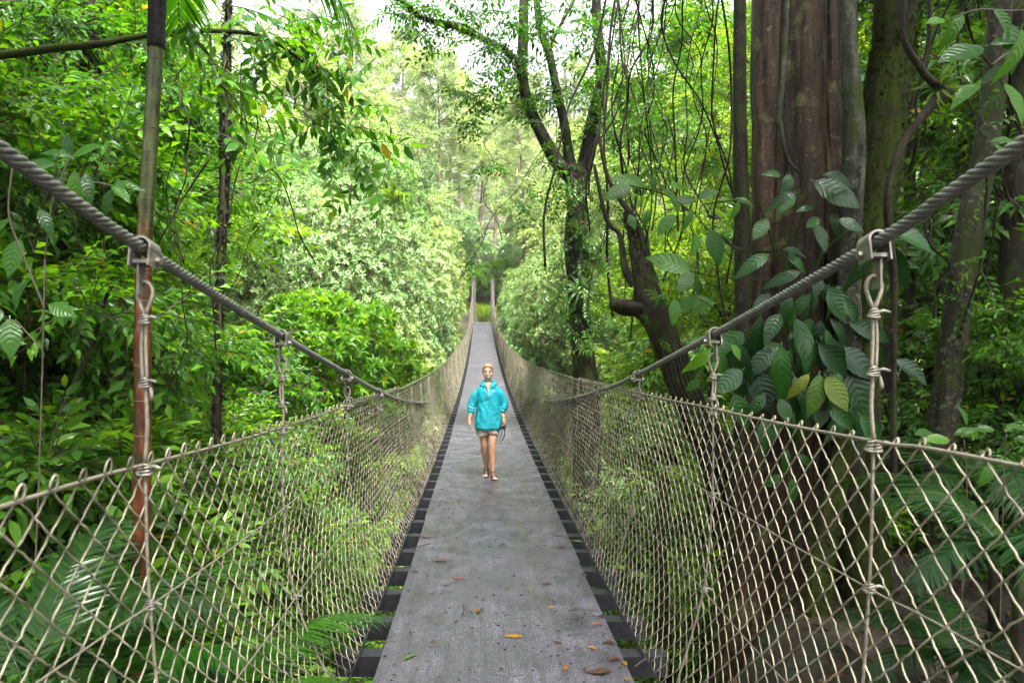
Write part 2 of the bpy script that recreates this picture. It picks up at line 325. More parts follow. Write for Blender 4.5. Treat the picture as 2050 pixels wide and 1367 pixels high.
def needles(seed, n=16, ll=.5):
    r = np.random.default_rng(seed); V, Fa, rv = [], [], []
    for i in range(n):
        d = norm(r.normal(0, 1, 3)+[0, .6, .5]); s = norm(np.cross(d, r.normal(0, 1, 3)))*.022; l = ll*r.uniform(.6, 1.)
        k = len(V); b = np.array([0, .02*i, 0]); V += [b-s, b+s, b+d*l]; Fa.append([k, k+1, k+2]); rv += [r.random()*.5]*3
    return T(V, Fa, None, rv)
def strap(l=1., w=.06, arch=1.1, n=6, up=1.15):
    V, Fa = [], []; p = np.array([0., 0., 0.]); a = up
    for i in range(n+1):
        t = i/n; ww = w/2*(1-t**2.2)*(.8+.4*math.sin(t*3)); 
        V += [p+[-ww, 0, .3*ww], p.copy(), p+[ww, 0, .3*ww]]
        p = p+np.array([0, math.cos(a), math.sin(a)])*l/n; a -= arch*2.1/n
    for i in range(n):
        q = i*3; Fa += [[q, q+1, q+4], [q, q+4, q+3], [q+1, q+2, q+5], [q+1, q+5, q+4]]
    return T(V, Fa)
SP_BROAD = [spray(s, .6, 10, .17, .44) for s in (1, 2, 3, 4)]
SP_MID = [spray(s, .5, 11, .12, .42) for s in (5, 6, 7)]
SP_FINE = [spray(s, .45, 15, .075, .45) for s in (8, 9, 10)]
SP_NEAR = [spray(s, .55, 9, .17, .40, hi=1) for s in (11, 12, 13, 14)]
SP_FARB = [spray(s, .9, 9, .27, .45) for s in (15, 16)]
WH = [whorl(s) for s in (1, 2, 3)]; WHS = [whorl(s, 9, .13, .38) for s in (4, 5, 6)]
NEED = [needles(s) for s in (1, 2, 3)]

# ------------------------------------------------------------------ tree generators
def put_sprays(mb, P, D, temps, smin=.8, smax=1.25, up=(0, 0, 1.), jit=.35):
    P = np.asarray(P); D = np.asarray(D); N = len(P); which = rng.integers(0, len(temps), N); sc = rng.uniform(smin, smax, N)
    Mx = frames(D, up, jit)*sc[:, None, None]
    for k, t in enumerate(temps):
        s = which == k; mb.inst(t, Mx[s], P[s])
def grow(seed, H, tr, cb, CR, nl, ns, ntw, nsp, temps, lean=(0, 0), wander=.25, low=.7, droop=.25, smin=.8, smax=1.25, trunk_only_r=1., leafy_top=True, profile=None):
    r = np.random.default_rng(seed)
    tb, cbm = MB(), MB()
    n = 12; t = np.linspace(0, 1, n)
    ph = r.uniform(0, 6, 4)
    path = np.stack([lean[0]*t**1.3*H+wander*np.sin(t*4+ph[0])-wander*math.sin(ph[0]), lean[1]*t**1.3*H+wander*np.sin(t*5+ph[1])-wander*math.sin(ph[1]), t*H], -1)
    rad = tr*(1-.78*t)+tr*.5*np.exp(-t*18)
    tb.tube([[0, 0, -14], [.1, 0, -7], path[0]], [tr*1.7, tr*1.6, tr*1.45], 8)
    tb.tube(path, rad, 10, 0, lobes=lambda a, i: 1+.10*np.sin(a*3+i*.4)+.06*np.sin(a*5-i*.7))
    SPp, SPd = [], []
    for i in range(nl):
        q = (i+.5)/nl; tt = cb+(1-cb)*q**.85
        p0 = np.array([np.interp(tt, t, path[:, k]) for k in range(3)])
        pr = (profile(q) if profile else (low+(1-low)*math.sin(q*math.pi*.9))*(1-.55*q**3))
        Ln = CR*pr*r.uniform(.75, 1.15); az = i*2.399+r.normal(0, .3); el = .12+.9*q+r.normal(0, .12)
        d = np.array([math.cos(az)*math.cos(el), math.sin(az)*math.cos(el), math.sin(el)])
        m = 7; s = np.linspace(0, 1, m); side = norm(np.cross(d, [0, 0, 1]))
        wv = np.sin(s*5+r.uniform(0, 6))*.07*Ln
        Q = p0+d*Ln*s[:, None]+side*(wv-wv[0])[:, None]+np.array([0, 0, 1])*(-droop*Ln*s**2)[:, None]
        r0 = max(.012, tr*(1-.78*tt)*.42)
        tb.tube(Q, r0*(1-.8*s)+.004, 6, 0)
        for j in range(ns):
            sj = .22+.78*(j+.6)/ns; pj = np.array([np.interp(sj, s, Q[:, k]) for k in range(3)])
            dd = norm(Q[min(m-1, int(sj*(m-1))+1 if sj < .95 else m-1)]-Q[max(0, int(sj*(m-1))-1)])
            sg = -1 if j % 2 else 1; a = sg*r.uniform(.5, 1.1)*(1 if j < ns-1 else .2)
            c_, s_ = math.cos(a), math.sin(a); d2 = norm([dd[0]*c_-dd[1]*s_, dd[0]*s_+dd[1]*c_, dd[2]*.7+r.normal(0, .3)])
            L2 = Ln*.48*(1.15-.5*sj)*r.uniform(.7, 1.2)
            s2 = np.linspace(0, 1, 4); Q2 = pj+d2*L2*s2[:, None]+np.array([0, 0, 1])*(-droop*.8*L2*s2**2)[:, None]
            tb.tube(Q2, np.linspace(r0*.3+.004, .004, 4), 4, 0, cap=False)
            for k in range(ntw):
                sk = .15+.85*(k+.5)/ntw; pk = pj+(Q2[-1]-pj)*sk
                a = (-1 if k % 2 else 1)*r.uniform(.3, 1.2); c_, s_ = math.cos(a), math.sin(a)
                d3 = norm([d2[0]*c_-d2[1]*s_, d2[0]*s_+d2[1]*c_, d2[2]*.5+r.normal(0, .35)])
                L3 = L2*.4*r.uniform(.6, 1.2)
                for q3 in range(nsp):
                    f = (q3+.3)/nsp; SPp.append(pk+d3*L3*f+r.normal(0, .05, 3)*L3); SPd.append(norm(d3+r.normal(0, .45, 3)+[0, 0, -.12]))
    put_sprays(cbm, SPp, SPd, temps, smin, smax)
    return tb, cbm
def lumpy(seed, H, CRx, CRz, tr, nl, nw, temps, s0=.9, s1=1.4):
    """round crown made of many bumps with whorls of leaves on their outsides"""
    r = np.random.default_rng(seed); tb, cbm = MB(), MB(); c = np.array([0, 0, H-CRz*.9])
    tb.tube(catmull([[0, 0, 0], [.2, .1, H*.3], [-.1, .1, H*.55], c], 10), np.linspace(tr, tr*.3, 10), 8)
    tb.tube([[0, 0, -14], [.1, 0, -7], [0, 0, 0]], [tr*1.5, tr*1.3, tr], 8)
    P, D = [], []
    for i in range(nl):
        z = 1-1.5*(i+.5)/nl; a = i*2.399; rr = math.sqrt(max(0, 1-z*z)); d = np.array([rr*math.cos(a), rr*math.sin(a), z])
        k = r.uniform(.72, 1.05); lc = c+d*[CRx*k, CRx*k, CRz*k]; lr = CRx*r.uniform(.2, .36)
        tb.tube(np.array([c+(lc-c)*f+[0, 0, -.15*CRz*math.sin(f*3)] for f in (0, .35, .7, 1)]), np.linspace(tr*.3, .015, 4), 5, cap=False)
        nn = int(nw*(lr/(CRx*.28))**2); u = norm(r.normal(0, 1, (nn, 3))+d*.55+[0, 0, .3]); P.append(lc+u*lr*r.uniform(.55, 1.03, (nn, 1))*[1, 1, .85]); D.append(norm(u+r.normal(0, .35, (nn, 3))+[0, 0, .25]))
    P = np.concatenate(P); D = np.concatenate(D); put_sprays(cbm, P, D, temps, s0, s1)
    return tb, cbm
def pine(seed, H, tr, cb=.5):
    r = np.random.default_rng(seed); tb, cbm = MB(), MB(); n = 10; t = np.linspace(0, 1, n); ph = r.uniform(0, 6)
    path = np.stack([.5*np.sin(t*3+ph)-.5*math.sin(ph), .3*np.sin(t*4), t*H], -1); tb.tube(path, tr*(1-.8*t), 8); P, D = [], []
    for i in range(34):
        q = (i+.5)/34; tt = cb+(1-cb)*q; p0 = np.array([np.interp(tt, t, path[:, k]) for k in range(3)]); az = i*2.399+r.normal(0, .3)
        Ln = H*.16*(1-.65*q)*r.uniform(.6, 1.2); d = np.array([math.cos(az), math.sin(az), .1+.3*q]); s = np.linspace(0, 1, 5)
        Q = p0+d*Ln*s[:, None]+np.array([0, 0, 1.])*(.12*Ln*s**2)[:, None]; tb.tube(Q, np.linspace(tr*.2, .02, 5), 4, cap=False)
        for j in range(13):
            f = .3+.7*r.random(); P.append(p0+d*Ln*f+r.normal(0, .09*Ln, 3)+[0, 0, .1*Ln*f]); D.append(norm(d+r.normal(0, .7, 3)))
    put_sprays(cbm, P, D, NEED, 1.0, 2.2, jit=1.)
    return tb, cbm
def frond(seed, L=2.2, nlf=34, ll=.55, droop=.9, w=.05, up=.9):
    """one pinnate palm leaf along +y"""
    r = np.random.default_rng(seed); n = 14; P = [np.zeros(3)]; a = up
    for i in range(n): P.append(P[-1]+np.array([0, math.cos(a), math.sin(a)])*L/n); a -= droop*1.7/n
    P = np.array(P); mb = MB(); mb.tube(P, np.linspace(.014, .003, n+1), 4, 0, rv=.5)
    base = T(strap(1., .085, .28, 4, .0).V, strap(1., .085, .28, 4, .0).F)
    s = np.linspace(0, 1, n+1)
    for i in range(nlf):
        f = .14+.86*i/(nlf-1); p = np.array([np.interp(f, s, P[:, k]) for k in range(3)]); k = min(n-1, int(f*n)); d0 = norm(P[k+1]-P[k])
        for sg in (-1, 1):
            side = np.array([sg, 0, 0.]); a = R(68-38*f)+r.normal(0, .05); d = norm(side*math.sin(a)+d0*math.cos(a)+[0, 0, -.12])
            u = norm(np.cross(d0, side*-sg)+r.normal(0, .08, 3)); x = norm(np.cross(d, u)); z = np.cross(x, d)
            le = ll*(math.sin(math.pi*(.12+.84*f))**.6)*r.uniform(.9, 1.08)
            mb.inst(base, (np.stack([x*w/.05, d, z], -1)*le)[None], p[None], np.array([r.random()*.5+.2]))
    return mb
def rosette(seed, n=16, l=.5, w=.05, arch=1.):
    r = np.random.default_rng(seed); mb = MB()
    for i in range(n):
        a = i*2.399; st = strap(l*r.uniform(.7, 1.1), w*r.uniform(.8, 1.2), arch*r.uniform(.7, 1.25), 6, r.uniform(.5, 1.35))
        c_, s_ = math.cos(a), math.sin(a); mb.inst(st, np.array([[[c_, -s_, 0], [s_, c_, 0], [0, 0, 1]]]), np.zeros((1, 3)), np.array([r.random()]))
    return mb
PROTO = {}
def proto(key, tb, cbm, bark, leaf):
    PROTO[key] = (tb.mesh(key+' trunk', M[bark]) if tb is not None else None, cbm.mesh(key+' crown', [M[leaf], M['twig']]) if cbm is not None else None)
def plant(key, name, label, cat, loc, rz=0, s=1., group=None, crown='crown', leaf=None, sz=None):
    o = empty(name, label, cat, loc, rz, group, s)
    if sz: o.scale = (s, s, s*sz)
    tm, cm = PROTO[key]
    if tm: a = bpy.data.objects.new('trunk', tm); COL.objects.link(a); a.parent = o
    if cm:
        b = bpy.data.objects.new(crown, cm); COL.objects.link(b); b.parent = o
        if leaf:
            b.material_slots[0].link = 'OBJECT'; b.material_slots[0].material = M[leaf]
    return o
proto('broadA', *grow(21, 9, .2, .15, 3.6, 20, 6, 5, 4, SP_BROAD), 'bark', 'leaf_mid')
proto('broadB', *grow(22, 8, .16, .12, 3.2, 18, 6, 5, 4, SP_MID, wander=.4), 'bark', 'leaf_mid')
proto('fineA', *grow(23, 10, .2, .2, 3.4, 20, 7, 5, 4, SP_FINE, wander=.5), 'bark', 'leaf_lime')
proto('nearA', *grow(24, 4.6, .07, .06, 2.0, 15, 5, 4, 3, SP_NEAR, wander=.2), 'bark', 'leaf_mid')
proto('nearB', *grow(25, 3.4, .05, .05, 1.6, 12, 5, 4, 3, SP_NEAR, wander=.15), 'bark', 'leaf_dark')
proto('shrubA', *grow(26, 3.2, .06, .08, 1.9, 14, 5, 4, 4, SP_MID), 'bark', 'leaf_lime')
proto('farB', *grow(27, 11, .22, .2, 4.2, 20, 6, 4, 3, SP_FARB), 'bark_far', 'leaf_lime')
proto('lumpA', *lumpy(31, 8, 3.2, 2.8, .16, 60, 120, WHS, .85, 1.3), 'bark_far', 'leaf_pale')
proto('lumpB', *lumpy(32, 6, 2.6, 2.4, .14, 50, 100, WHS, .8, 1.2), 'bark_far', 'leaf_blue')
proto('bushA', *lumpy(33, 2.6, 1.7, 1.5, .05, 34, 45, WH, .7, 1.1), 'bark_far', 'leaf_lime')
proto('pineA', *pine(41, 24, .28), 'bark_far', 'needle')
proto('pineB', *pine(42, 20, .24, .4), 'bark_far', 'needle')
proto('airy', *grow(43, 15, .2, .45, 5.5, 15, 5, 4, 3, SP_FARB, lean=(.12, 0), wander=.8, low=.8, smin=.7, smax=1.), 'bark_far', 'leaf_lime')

# ------------------------------------------------------------------ terrain
def sst(a, b, x): t = np.clip((x-a)/(b-a), 0, 1); return t*t*(3-2*t)
def ground(x, y):
    x = np.asarray(x, float); y = np.asarray(y, float)
    edge = np.where(x > 0, 2.5+4.5*sst(1.4, 3.6, x), 2.0)
    h = -2.35-6.9*sst(0, 9, y-edge)
    h = h+sst(38, 57, y)*11.0
    h = np.where(y > 60, h+(y-60)*.31, h)
    side = np.maximum(0, np.abs(x-.15)-7)
    h = h+side*.22*sst(8, 22, y)*(1-.4*sst(55, 70, y))
    h = h+(.25*np.sin(x*.7+1)*np.sin(y*.5)+.12*np.sin(x*2.1)*np.cos(y*1.7))*sst(1.2, 3, np.abs(x-.15))
    return h
xs = np.concatenate([np.linspace(-120, -12, 28), np.linspace(-11, 11, 67), np.linspace(12, 120, 28)]); ys = np.concatenate([np.linspace(-14, 12, 66), np.linspace(13, 90, 60), np.linspace(95, 260, 30)])
gx, gy = np.meshgrid(xs, ys); gz = ground(gx, gy); nx_, ny_ = len(xs), len(ys)
mb = MB(); i, j = np.meshgrid(np.arange(ny_-1), np.arange(nx_-1), indexing='ij')
mb.add(np.stack([gx, gy, gz], -1), np.stack([i*nx_+j, i*nx_+j+1, (i+1)*nx_+j+1, (i+1)*nx_+j], -1))
tag(mb.obj('ground', M['soil']), kind='structure', label='forest ground falling into the ravine and rising behind')
mb = MB(); yy = np.linspace(57.9, 72, 20); pts = []
for k, y in enumerate(yy):
    c = .2+.5*math.sin((y-58)*.2)*0; w = .62+.15*math.sin(y*1.3)
    for q in (-1, -.33, .33, 1): pts.append([c+w*q, y, float(ground(c+w*q, y))+.05-.04*(abs(q) == 1)])
i, j = np.meshgrid(np.arange(19), np.arange(3), indexing='ij')
mb.add(pts, np.stack([i*4+j, i*4+j+1, (i+1)*4+j+1, (i+1)*4+j], -1)); tag(mb.obj('path', M['path']), kind='structure', label='red clay path beyond the far end of the bridge')

# undergrowth and distant wood: masses nobody could count
def scatter(n, x0, x1, y0, y1, pw=1., keep=None):
    y = y0+(y1-y0)*rng.random(n)**pw; x = x0+(x1-x0)*rng.random(n)
    if keep is not None: k = keep(x, y); x, y = x[k], y[k]
    return x, y
mb = MB()
infr = lambda x, y: (np.abs(x-.03*y) < .88*y+3) & ((np.abs(x-.15) > 1.5) | (y < 50) & (y > 4.5))
x, y = scatter(30000, -45, 45, 3, 60, 1.3, infr)
k = ~((np.abs(x) < 9) & (y < 8.5)) & (y < 56); x, y = x[k], y[k]
P = np.stack([x, y, ground(x, y)+rng.uniform(.0, 1., len(x))**2*1.4+.05], -1); D = norm(np.stack([rng.normal(0, 1, len(x)), rng.normal(0, 1, len(x)), rng.uniform(.0, .9, len(x))], -1))
put_sprays(mb, P, D, SP_BROAD, .8, 1.9)
tag(mb.obj('undergrowth', [M['leaf_lime'], M['twig']]), 'low leafy undergrowth covering the ravine sides', 'undergrowth', kind='stuff')
mb = MB()
x, y = scatter(9000, -110, 110, 60, 170, 1., lambda x, y: (np.abs(x-.03*y) < .85*y+3) & (np.abs(x-.2) > 1.3))
P = np.stack([x, y, ground(x, y)+rng.uniform(0, 1, len(x))**1.5*4+.1], -1); put_sprays(mb, P, norm(rng.normal(0, 1, (len(x), 3))+[0, 0, .4]), SP_FARB, 1.5, 3.2)
# crowns of the distant wood
for k in range(90):
    cx = rng.uniform(-105, 105); cy = rng.uniform(105, 190); cz = float(ground(cx, cy))+rng.uniform(6, 17); rr = rng.uniform(3.5, 6.5); n = 150
    if abs(cx-.03*cy) > .85*cy: continue
    u = norm(rng.normal(0, 1, (n, 3))); P = np.array([cx, cy, cz])+u*rr*rng.uniform(.5, 1, (n, 1)); put_sprays(mb, P, norm(u+rng.normal(0, .5, (n, 3))), SP_FARB, 1.5, 3.2)
tag(mb.obj('distant_wood', [M['leaf_blue'], M['twig']]), 'hazy wood covering the hillside far behind the bridge', 'wood', kind='stuff')

# ------------------------------------------------------------------ the bridge
XC = .13
def zd(y): return -1.97+.00157*(np.asarray(y, float)-8)**2
def hwf(y, side):
    w0 = 1.213 if side < 0 else 1.135; t = np.clip((np.asarray(y, float)-14)/43.7, 0, 1)**.8; return w0+(.80-w0)*t
def curve_pts(tab):
    a = catmull(tab, 400); return lambda y: np.interp(y, a[:, 0], a[:, 1])
CAB = {-1: curve_pts([(-4, 1.75), (-1, .98), (1.54, .44), (2.2, .306), (3.75, .041), (5.57, -.244), (7.29, -.50), (10, -.83), (14, -1.15), (20.8, -1.33), (30, -.93), (40, .46), (50, 2.85), (57.7, 5.3)]),
       1: curve_pts([(-4, 1.85), (-1, 1.05), (1.587, .47), (2.2, .325), (3.68, .062), (5.48, -.235), (6.9, -.44), (10, -.80), (14, -1.13), (20.8, -1.33), (30, -.93), (40, .46), (50, 2.85), (57.7, 5.3)])}
RAIL = {-1: curve_pts([(-2, -.3), (1.5, -.36), (2.3, -.39), (3.8, -.45), (5.6, -.49), (10.5, -.60), (16.8, -.56), (25, -.22), (33, .25), (41, .85), (49, 1.8), (57.5, 3.3)]),
        1: curve_pts([(-2, -.2), (1.6, -.28), (2.2, -.31), (3.88, -.35), (5.56, -.385), (10, -.46), (16.8, -.47), (23.4, -.27), (33, .27), (41, .87), (49, 1.85), (57.5, 3.3)])}
HB = .9
def netp(y, v, side):
    w = hwf(y, side); wb = np.minimum(HB, w-.02); x = XC+side*(w+(wb-w)*v**3+.02*np.sin(y*1.7)*np.sin(v*3.1)); z0 = RAIL[side](y); z1 = zd(y)-.02
    return np.stack([x, np.broadcast_to(y, x.shape), z0+(z1-z0)*v], -1)
br = empty('suspension_bridge', 'long wire rope footbridge with chain link sides crossing the ravine', 'footbridge', (XC, 0, -1.87))
def bpart(mb, name, mat, parent=None, smooth=True):
    o = mb.obj(name, mat, None, smooth); o.parent = parent or br
    if parent is None: o.location = (-XC, 0, 1.87)
    return o
# deck boards
mb = MB(); Y1 = 57.7
for c in range(3):
    y = -2.-c*.8; xa = XC-.76+c*.5067
    while y < Y1:
        y2 = min(y+2.44, Y1); ya = max(y, -2.); nseg = max(2, int((y2-ya)/.4)+1); yk = np.linspace(ya+.001, y2-.001, nseg); z = zd(yk)+(.0008 if c == 1 else 0); xl, xr = xa, xa+.5065
        xl += rng.normal(0, .004) if c == 0 else 0; xr += rng.normal(0, .004) if c == 2 else 0
        V = np.stack([np.stack([np.full(nseg, a), yk, z+b], -1) for a, b in ((xl, 0), (xr, 0), (xr, -.03), (xl, -.03))], 1).reshape(-1, 3)
        Fq = [[k*4+e, k*4+(e+1) % 4, k*4+4+(e+1) % 4, k*4+4+e] for k in range(nseg-1) for e in range(4)]+[[0, 3, 2, 1], [nseg*4-4, nseg*4-3, nseg*4-2, nseg*4-1]]
        mb.add(V, Fq, None, 0, min(1, max(0, rng.normal(.45, .18)+(.28 if c == 1 else 0)))); y = y2
bpart(mb, 'deck', M['deck'], smooth=False)
# crossbeams: one mesh, copied
bmb = MB(); bmb.box((0, 0, 0), (2.12, .12, .13)); beam_me = bmb.mesh('crossbeam', M['beam'], False)
bm_mod = None
y = 3.29; kb = 0
while y < 57.3 and kb < 98:
    o = bpy.data.objects.new('crossbeam', beam_me); COL.objects.link(o); o.parent = br
    o.location = (rng.normal(0, .015), y, float(zd(y))+1.87-.036-.065); o.rotation_euler = (0, 0, rng.normal(0, .006)); y += .56; kb += 1
    if kb == 1:
        bv = o.modifiers.new('bevel', 'BEVEL'); bv.width = .006; bv.segments = 2
# chain link netting
def net(side):
    mb = MB(); w = .0625; nrow = 28; i0 = 0; y = 1.0; i = 0
    while y < 57.3:
        near = y < 9; mid = y < 22
        sub = 4 if near else (1 if not mid else 2); sides = 5 if near else (4 if mid else 3); rad = .0029 if near else (.0032 if mid else .0035)
        nr = nrow; ph = i % 2
        j = np.arange(0, nr*sub+1)/sub
        tri = 1-2*np.abs(np.mod(j+ph, 2)-1)                   # -1..1 zigzag
        dirn = np.where(np.mod(np.floor(j)+ph, 2) < 1, 1., -1.)
        bulge = np.sin((j-np.floor(j))*math.pi)
        yy = y+tri*w*.5+bulge*.0028*np.random.default_rng(i).uniform(.4, 1.4)
        v = j/nr
        P = netp(yy, v, side); P[:, 0] += side*(-.0045*dirn*bulge)
        P += np.random.default_rng(i+900).normal(0, .0012, P.shape)*(1 if near else 0)
        P[:, 2] -= .007*bulge
        mb.tube(P, rad, sides, 0, rv=(i*.37) % 1, cap=False)
        if near and ph == (1 if False else ph) and (i % 2 == 0 or y < 9):
            p = netp(np.array([yy[0]]), np.array([0.]), side)[0]; a = np.linspace(-.6, 2*math.pi-.9, 12)
            if i % 2 == 0:
                q = (1. if side < 0 else .5)*np.random.default_rng(i+77).uniform(.75, 1.15); L = np.stack([p[0]+.012*np.sin(a*.5), p[1]+.011*q*np.sin(a)+.006*np.cos(a*.5), p[2]+.012*q-.022*q*np.cos(a)+.004], -1); mb.tube(L, .0033, 5, 0, rv=.3)
        y += w; i += 1
    return mb
for side in (-1, 1):
    o = bpart(net(side), 'chain_link_netting', M['wire'])
    # ropes along the netting
    def along(f, r, sides=6, y0=-1.2, y1=57.6, step=.1, twist=0):
        mb = MB(); yy = np.arange(y0, y1, step); P = f(yy); mb.tube(P, r, sides, 0); return mb
    n_sag = lambda yy: .012*np.abs(np.sin((yy-2.2)/1.68*math.pi))
    f = lambda yy: np.stack([XC+side*hwf(yy, side), yy, RAIL[side](yy)-n_sag(yy)*.4], -1); bpart(along(f, .0062), 'handrail_rope', M['rope'])
    for v in (.29, .61):
        f = lambda yy: netp(yy, np.full(len(yy), v), side)+np.array([-side*.006, 0, 0]); bpart(along(f, .0032, 5), 'net_rope', M['rope'])
    f = lambda yy: netp(yy, np.full(len(yy), 1.), side)+np.array([0, 0, .012]); bpart(along(f, .007, 5), 'bottom_rope', M['beam'])
    # main cable: six strands laid round a core, plain further off
    mb = MB(); yy = np.arange(-4, 9.2, .012); C = np.stack([XC+side*hwf(yy, side), yy, CAB[side](yy)], -1); ln = np.concatenate([[0], np.cumsum(np.linalg.norm(np.diff(C, axis=0), axis=1))])
    for k in range(6):
        a = -side*ln/.20*2*math.pi+k*math.pi/3; mb.tube(C+.0130*np.stack([np.cos(a), 0*a, np.sin(a)], -1), .0080, 6, 0, cap=False)
    mb.tube(C[::8], .012, 6, 0)
    yy = np.arange(9.1, 57.8, .4); mb.tube(np.stack([XC+side*hwf(yy, side)+.06*sst(50, 57, yy)*side*0, yy, CAB[side](yy)], -1), .023, 8, 0)
    bpart(mb, 'main_cable', M['cable'])
# hangers
hy = [2.2, 3.72, 5.52]+[5.52+1.68*k for k in range(1, 31)]
def knot(mb, c, s=1., side=1):
    for k in range(4):
        a = np.linspace(0, 2*math.pi, 9); rr = (.017-.002*k)*s
        mb.tube(np.stack([c[0]+rr*np.cos(a)*1.5, c[1]+rr*np.sin(a), c[2]+(k-1.5)*.008*s+.004*np.sin(a+k)], -1), .0055*s, 5, 0)
    mb.tube(np.array([c, [c[0]+.035*s*side, c[1]-.01, c[2]+.012*s], [c[0]+.06*s*side, c[1]-.015, c[2]+.004*s]]), [.009*s, .008*s, .006*s], 5, 0)
for side in (-1, 1):
    for hi_, y in enumerate(hy):
        if y > 56: continue
        near = y < 8
        x = float(XC+side*hwf(y, side)); zc = float(CAB[side](y)); zr = float(RAIL[side](y)); zb = float(zd(y))-.05
        h = bpy.data.objects.new('hanger', None); COL.objects.link(h); h.parent = br; h.location = (x-XC, y, zc+1.87); h.empty_display_size = .05
        o3 = np.array([x, y, zc])
        def sp(mb, name, mat, smooth=True):
            for a in mb.V: a -= o3
            o = mb.obj(name, mat, h, smooth); return o
        if near:                                # saddle strap over the cable with two bolts and a lug plate
            slope = float((CAB[side](y+.1)-CAB[side](y-.1))/.2); ca = math.cos(math.atan(slope)); sa = math.sin(math.atan(slope))
            rot = np.array([[1, 0, 0], [0, ca, -sa], [0, sa, ca]]); mb = MB()
            a = np.linspace(-.35, math.pi+.35, 14); W = .036
            for ro, ri in ((.036, .029),):
                V = []
                for t in a:
                    for r_, w_ in ((ro, -W), (ro, W), (ri, W), (ri, -W)): V.append([math.cos(t)*r_, w_, math.sin(t)*r_])
                V = np.array(V)@rot.T+o3; n = len(a)
                mb.add(V, [[k*4+e, k*4+(e+1) % 4, k*4+4+(e+1) % 4, k*4+4+e] for k in range(n-1) for e in range(4)]+[[0, 1, 2, 3], [n*4-4, n*4-1, n*4-2, n*4-3]])
            for sx in (-1, 1): mb.box(o3+rot@np.array([sx*.031, 0, -.034]), (.006, .072, .055), rot=rot)
            mb.box(o3+rot@np.array([0, 0, -.045]), (.05, .05, .012), rot=rot)
            mb.tube(np.array([o3+rot@np.array([-.048, .012, -.036]), o3+rot@np.array([.048, .012, -.036])]), .0075, 6)
            for sx in (-1, 1): mb.tube(np.array([o3+rot@np.array([sx*.036, .012, -.036]), o3+rot@np.array([sx*.050, .012, -.036])]), .014, 6)
            mb.box(o3+np.array([side*.012, 0, -.095]), (.007, .045, .10)); sp(mb, 'clamp', M['clamp'], False)
            # eye loop, doubled wire and two grips
            mb = MB(); tl = min(.42, (zc-zr)*.55) if zc > zr+.1 else .12
            e0 = o3+[0, 0, -.115]
            mb.tube(catmull([e0+[0, .0, -.10], e0+[-.024, 0, -.035], e0+[-.018, 0, .0], e0+[0, 0, .012], e0+[.018, 0, .0], e0+[.024, 0, -.035], e0+[0, 0, -.10]], 22), .0065, 6)
            zk2 = zc-.22-tl*.55 if zc > zr+.35 else zc-.25
            dx = .030*side*0
            if zc > zr+.30:
                for q in (-.007, .007): mb.tube(catmull([e0+[q*.6, 0, -.09], [x+q+.006*side, y+.004, (zc+zk2)/2-.1], [x+q, y, zk2]], 8), .006, 5)
                mb.tube(catmull([[x, y, zk2+.02], [x-.008*side, y, (zk2+zr)/2], [x, y, zr]], 8), .0065, 6)
                mb.tube(catmull([[x, y, zk2], [x+.02, y, zk2-.02], [x+.024, y-.004, zk2-.055]], 5), .0065, 5)
            zz = max(zr, zb+.1) if zc > zr else zc-.2
            mb.tube(catmull([[x, y, min(zc-.1, zr)], netp(np.array([y]), np.array([.3]), side)[0], netp(np.array([y]), np.array([.62]), side)[0], netp(np.array([y]), np.array([1.]), side)[0]], 12), .0055, 5); sp(mb, 'hanger_rope', M['rope'])
            ks = [zc-.225, zk2] if zc > zr+.30 else [zc-.2]
            for z in ks: mb = MB(); knot(mb, np.array([x, y, z]), .75, 1); sp(mb, 'wire_grip', M['clamp'])
            for v in (.01, .29, .61): mb = MB(); knot(mb, netp(np.array([y]), np.array([v]), side)[0], 1. if v < .1 else .75, 1); sp(mb, 'wire_grip', M['clamp'])
        else:
            mb = MB(); top = max(zc, zr); mb.tube(np.array([[x, y, top], netp(np.array([y]), np.array([.5]), side)[0], [XC+side*(min(HB, float(hwf(y, side))-.02)), y, zb]]), .0042, 4); sp(mb, 'hanger_rope', M['rope'])
            mb = MB(); mb.box(o3+[0, 0, -.005], (.06, .07, .07)); sp(mb, 'clamp', M['clamp'], False)
# far tower posts
for side in (-1, 1):
    mb = MB(); x = .18+side*.80; mb.box((x, 57.95, 3.25), (.33, .36, 4.55)); mb.box((x, 57.95, 5.55), (.37, .40, .06)); o = bpart(mb, 'tower_post', M['post'], smooth=False)
    bv = o.modifiers.new('bevel', 'BEVEL'); bv.width = .02; bv.segments = 2
# ground sill at the far end
mb = MB(); mb.box((.18, 57.85, float(zd(57.7))-.12), (1.5, .25, .2)); bpart(mb, 'end_sill', M['post'], smooth=False)
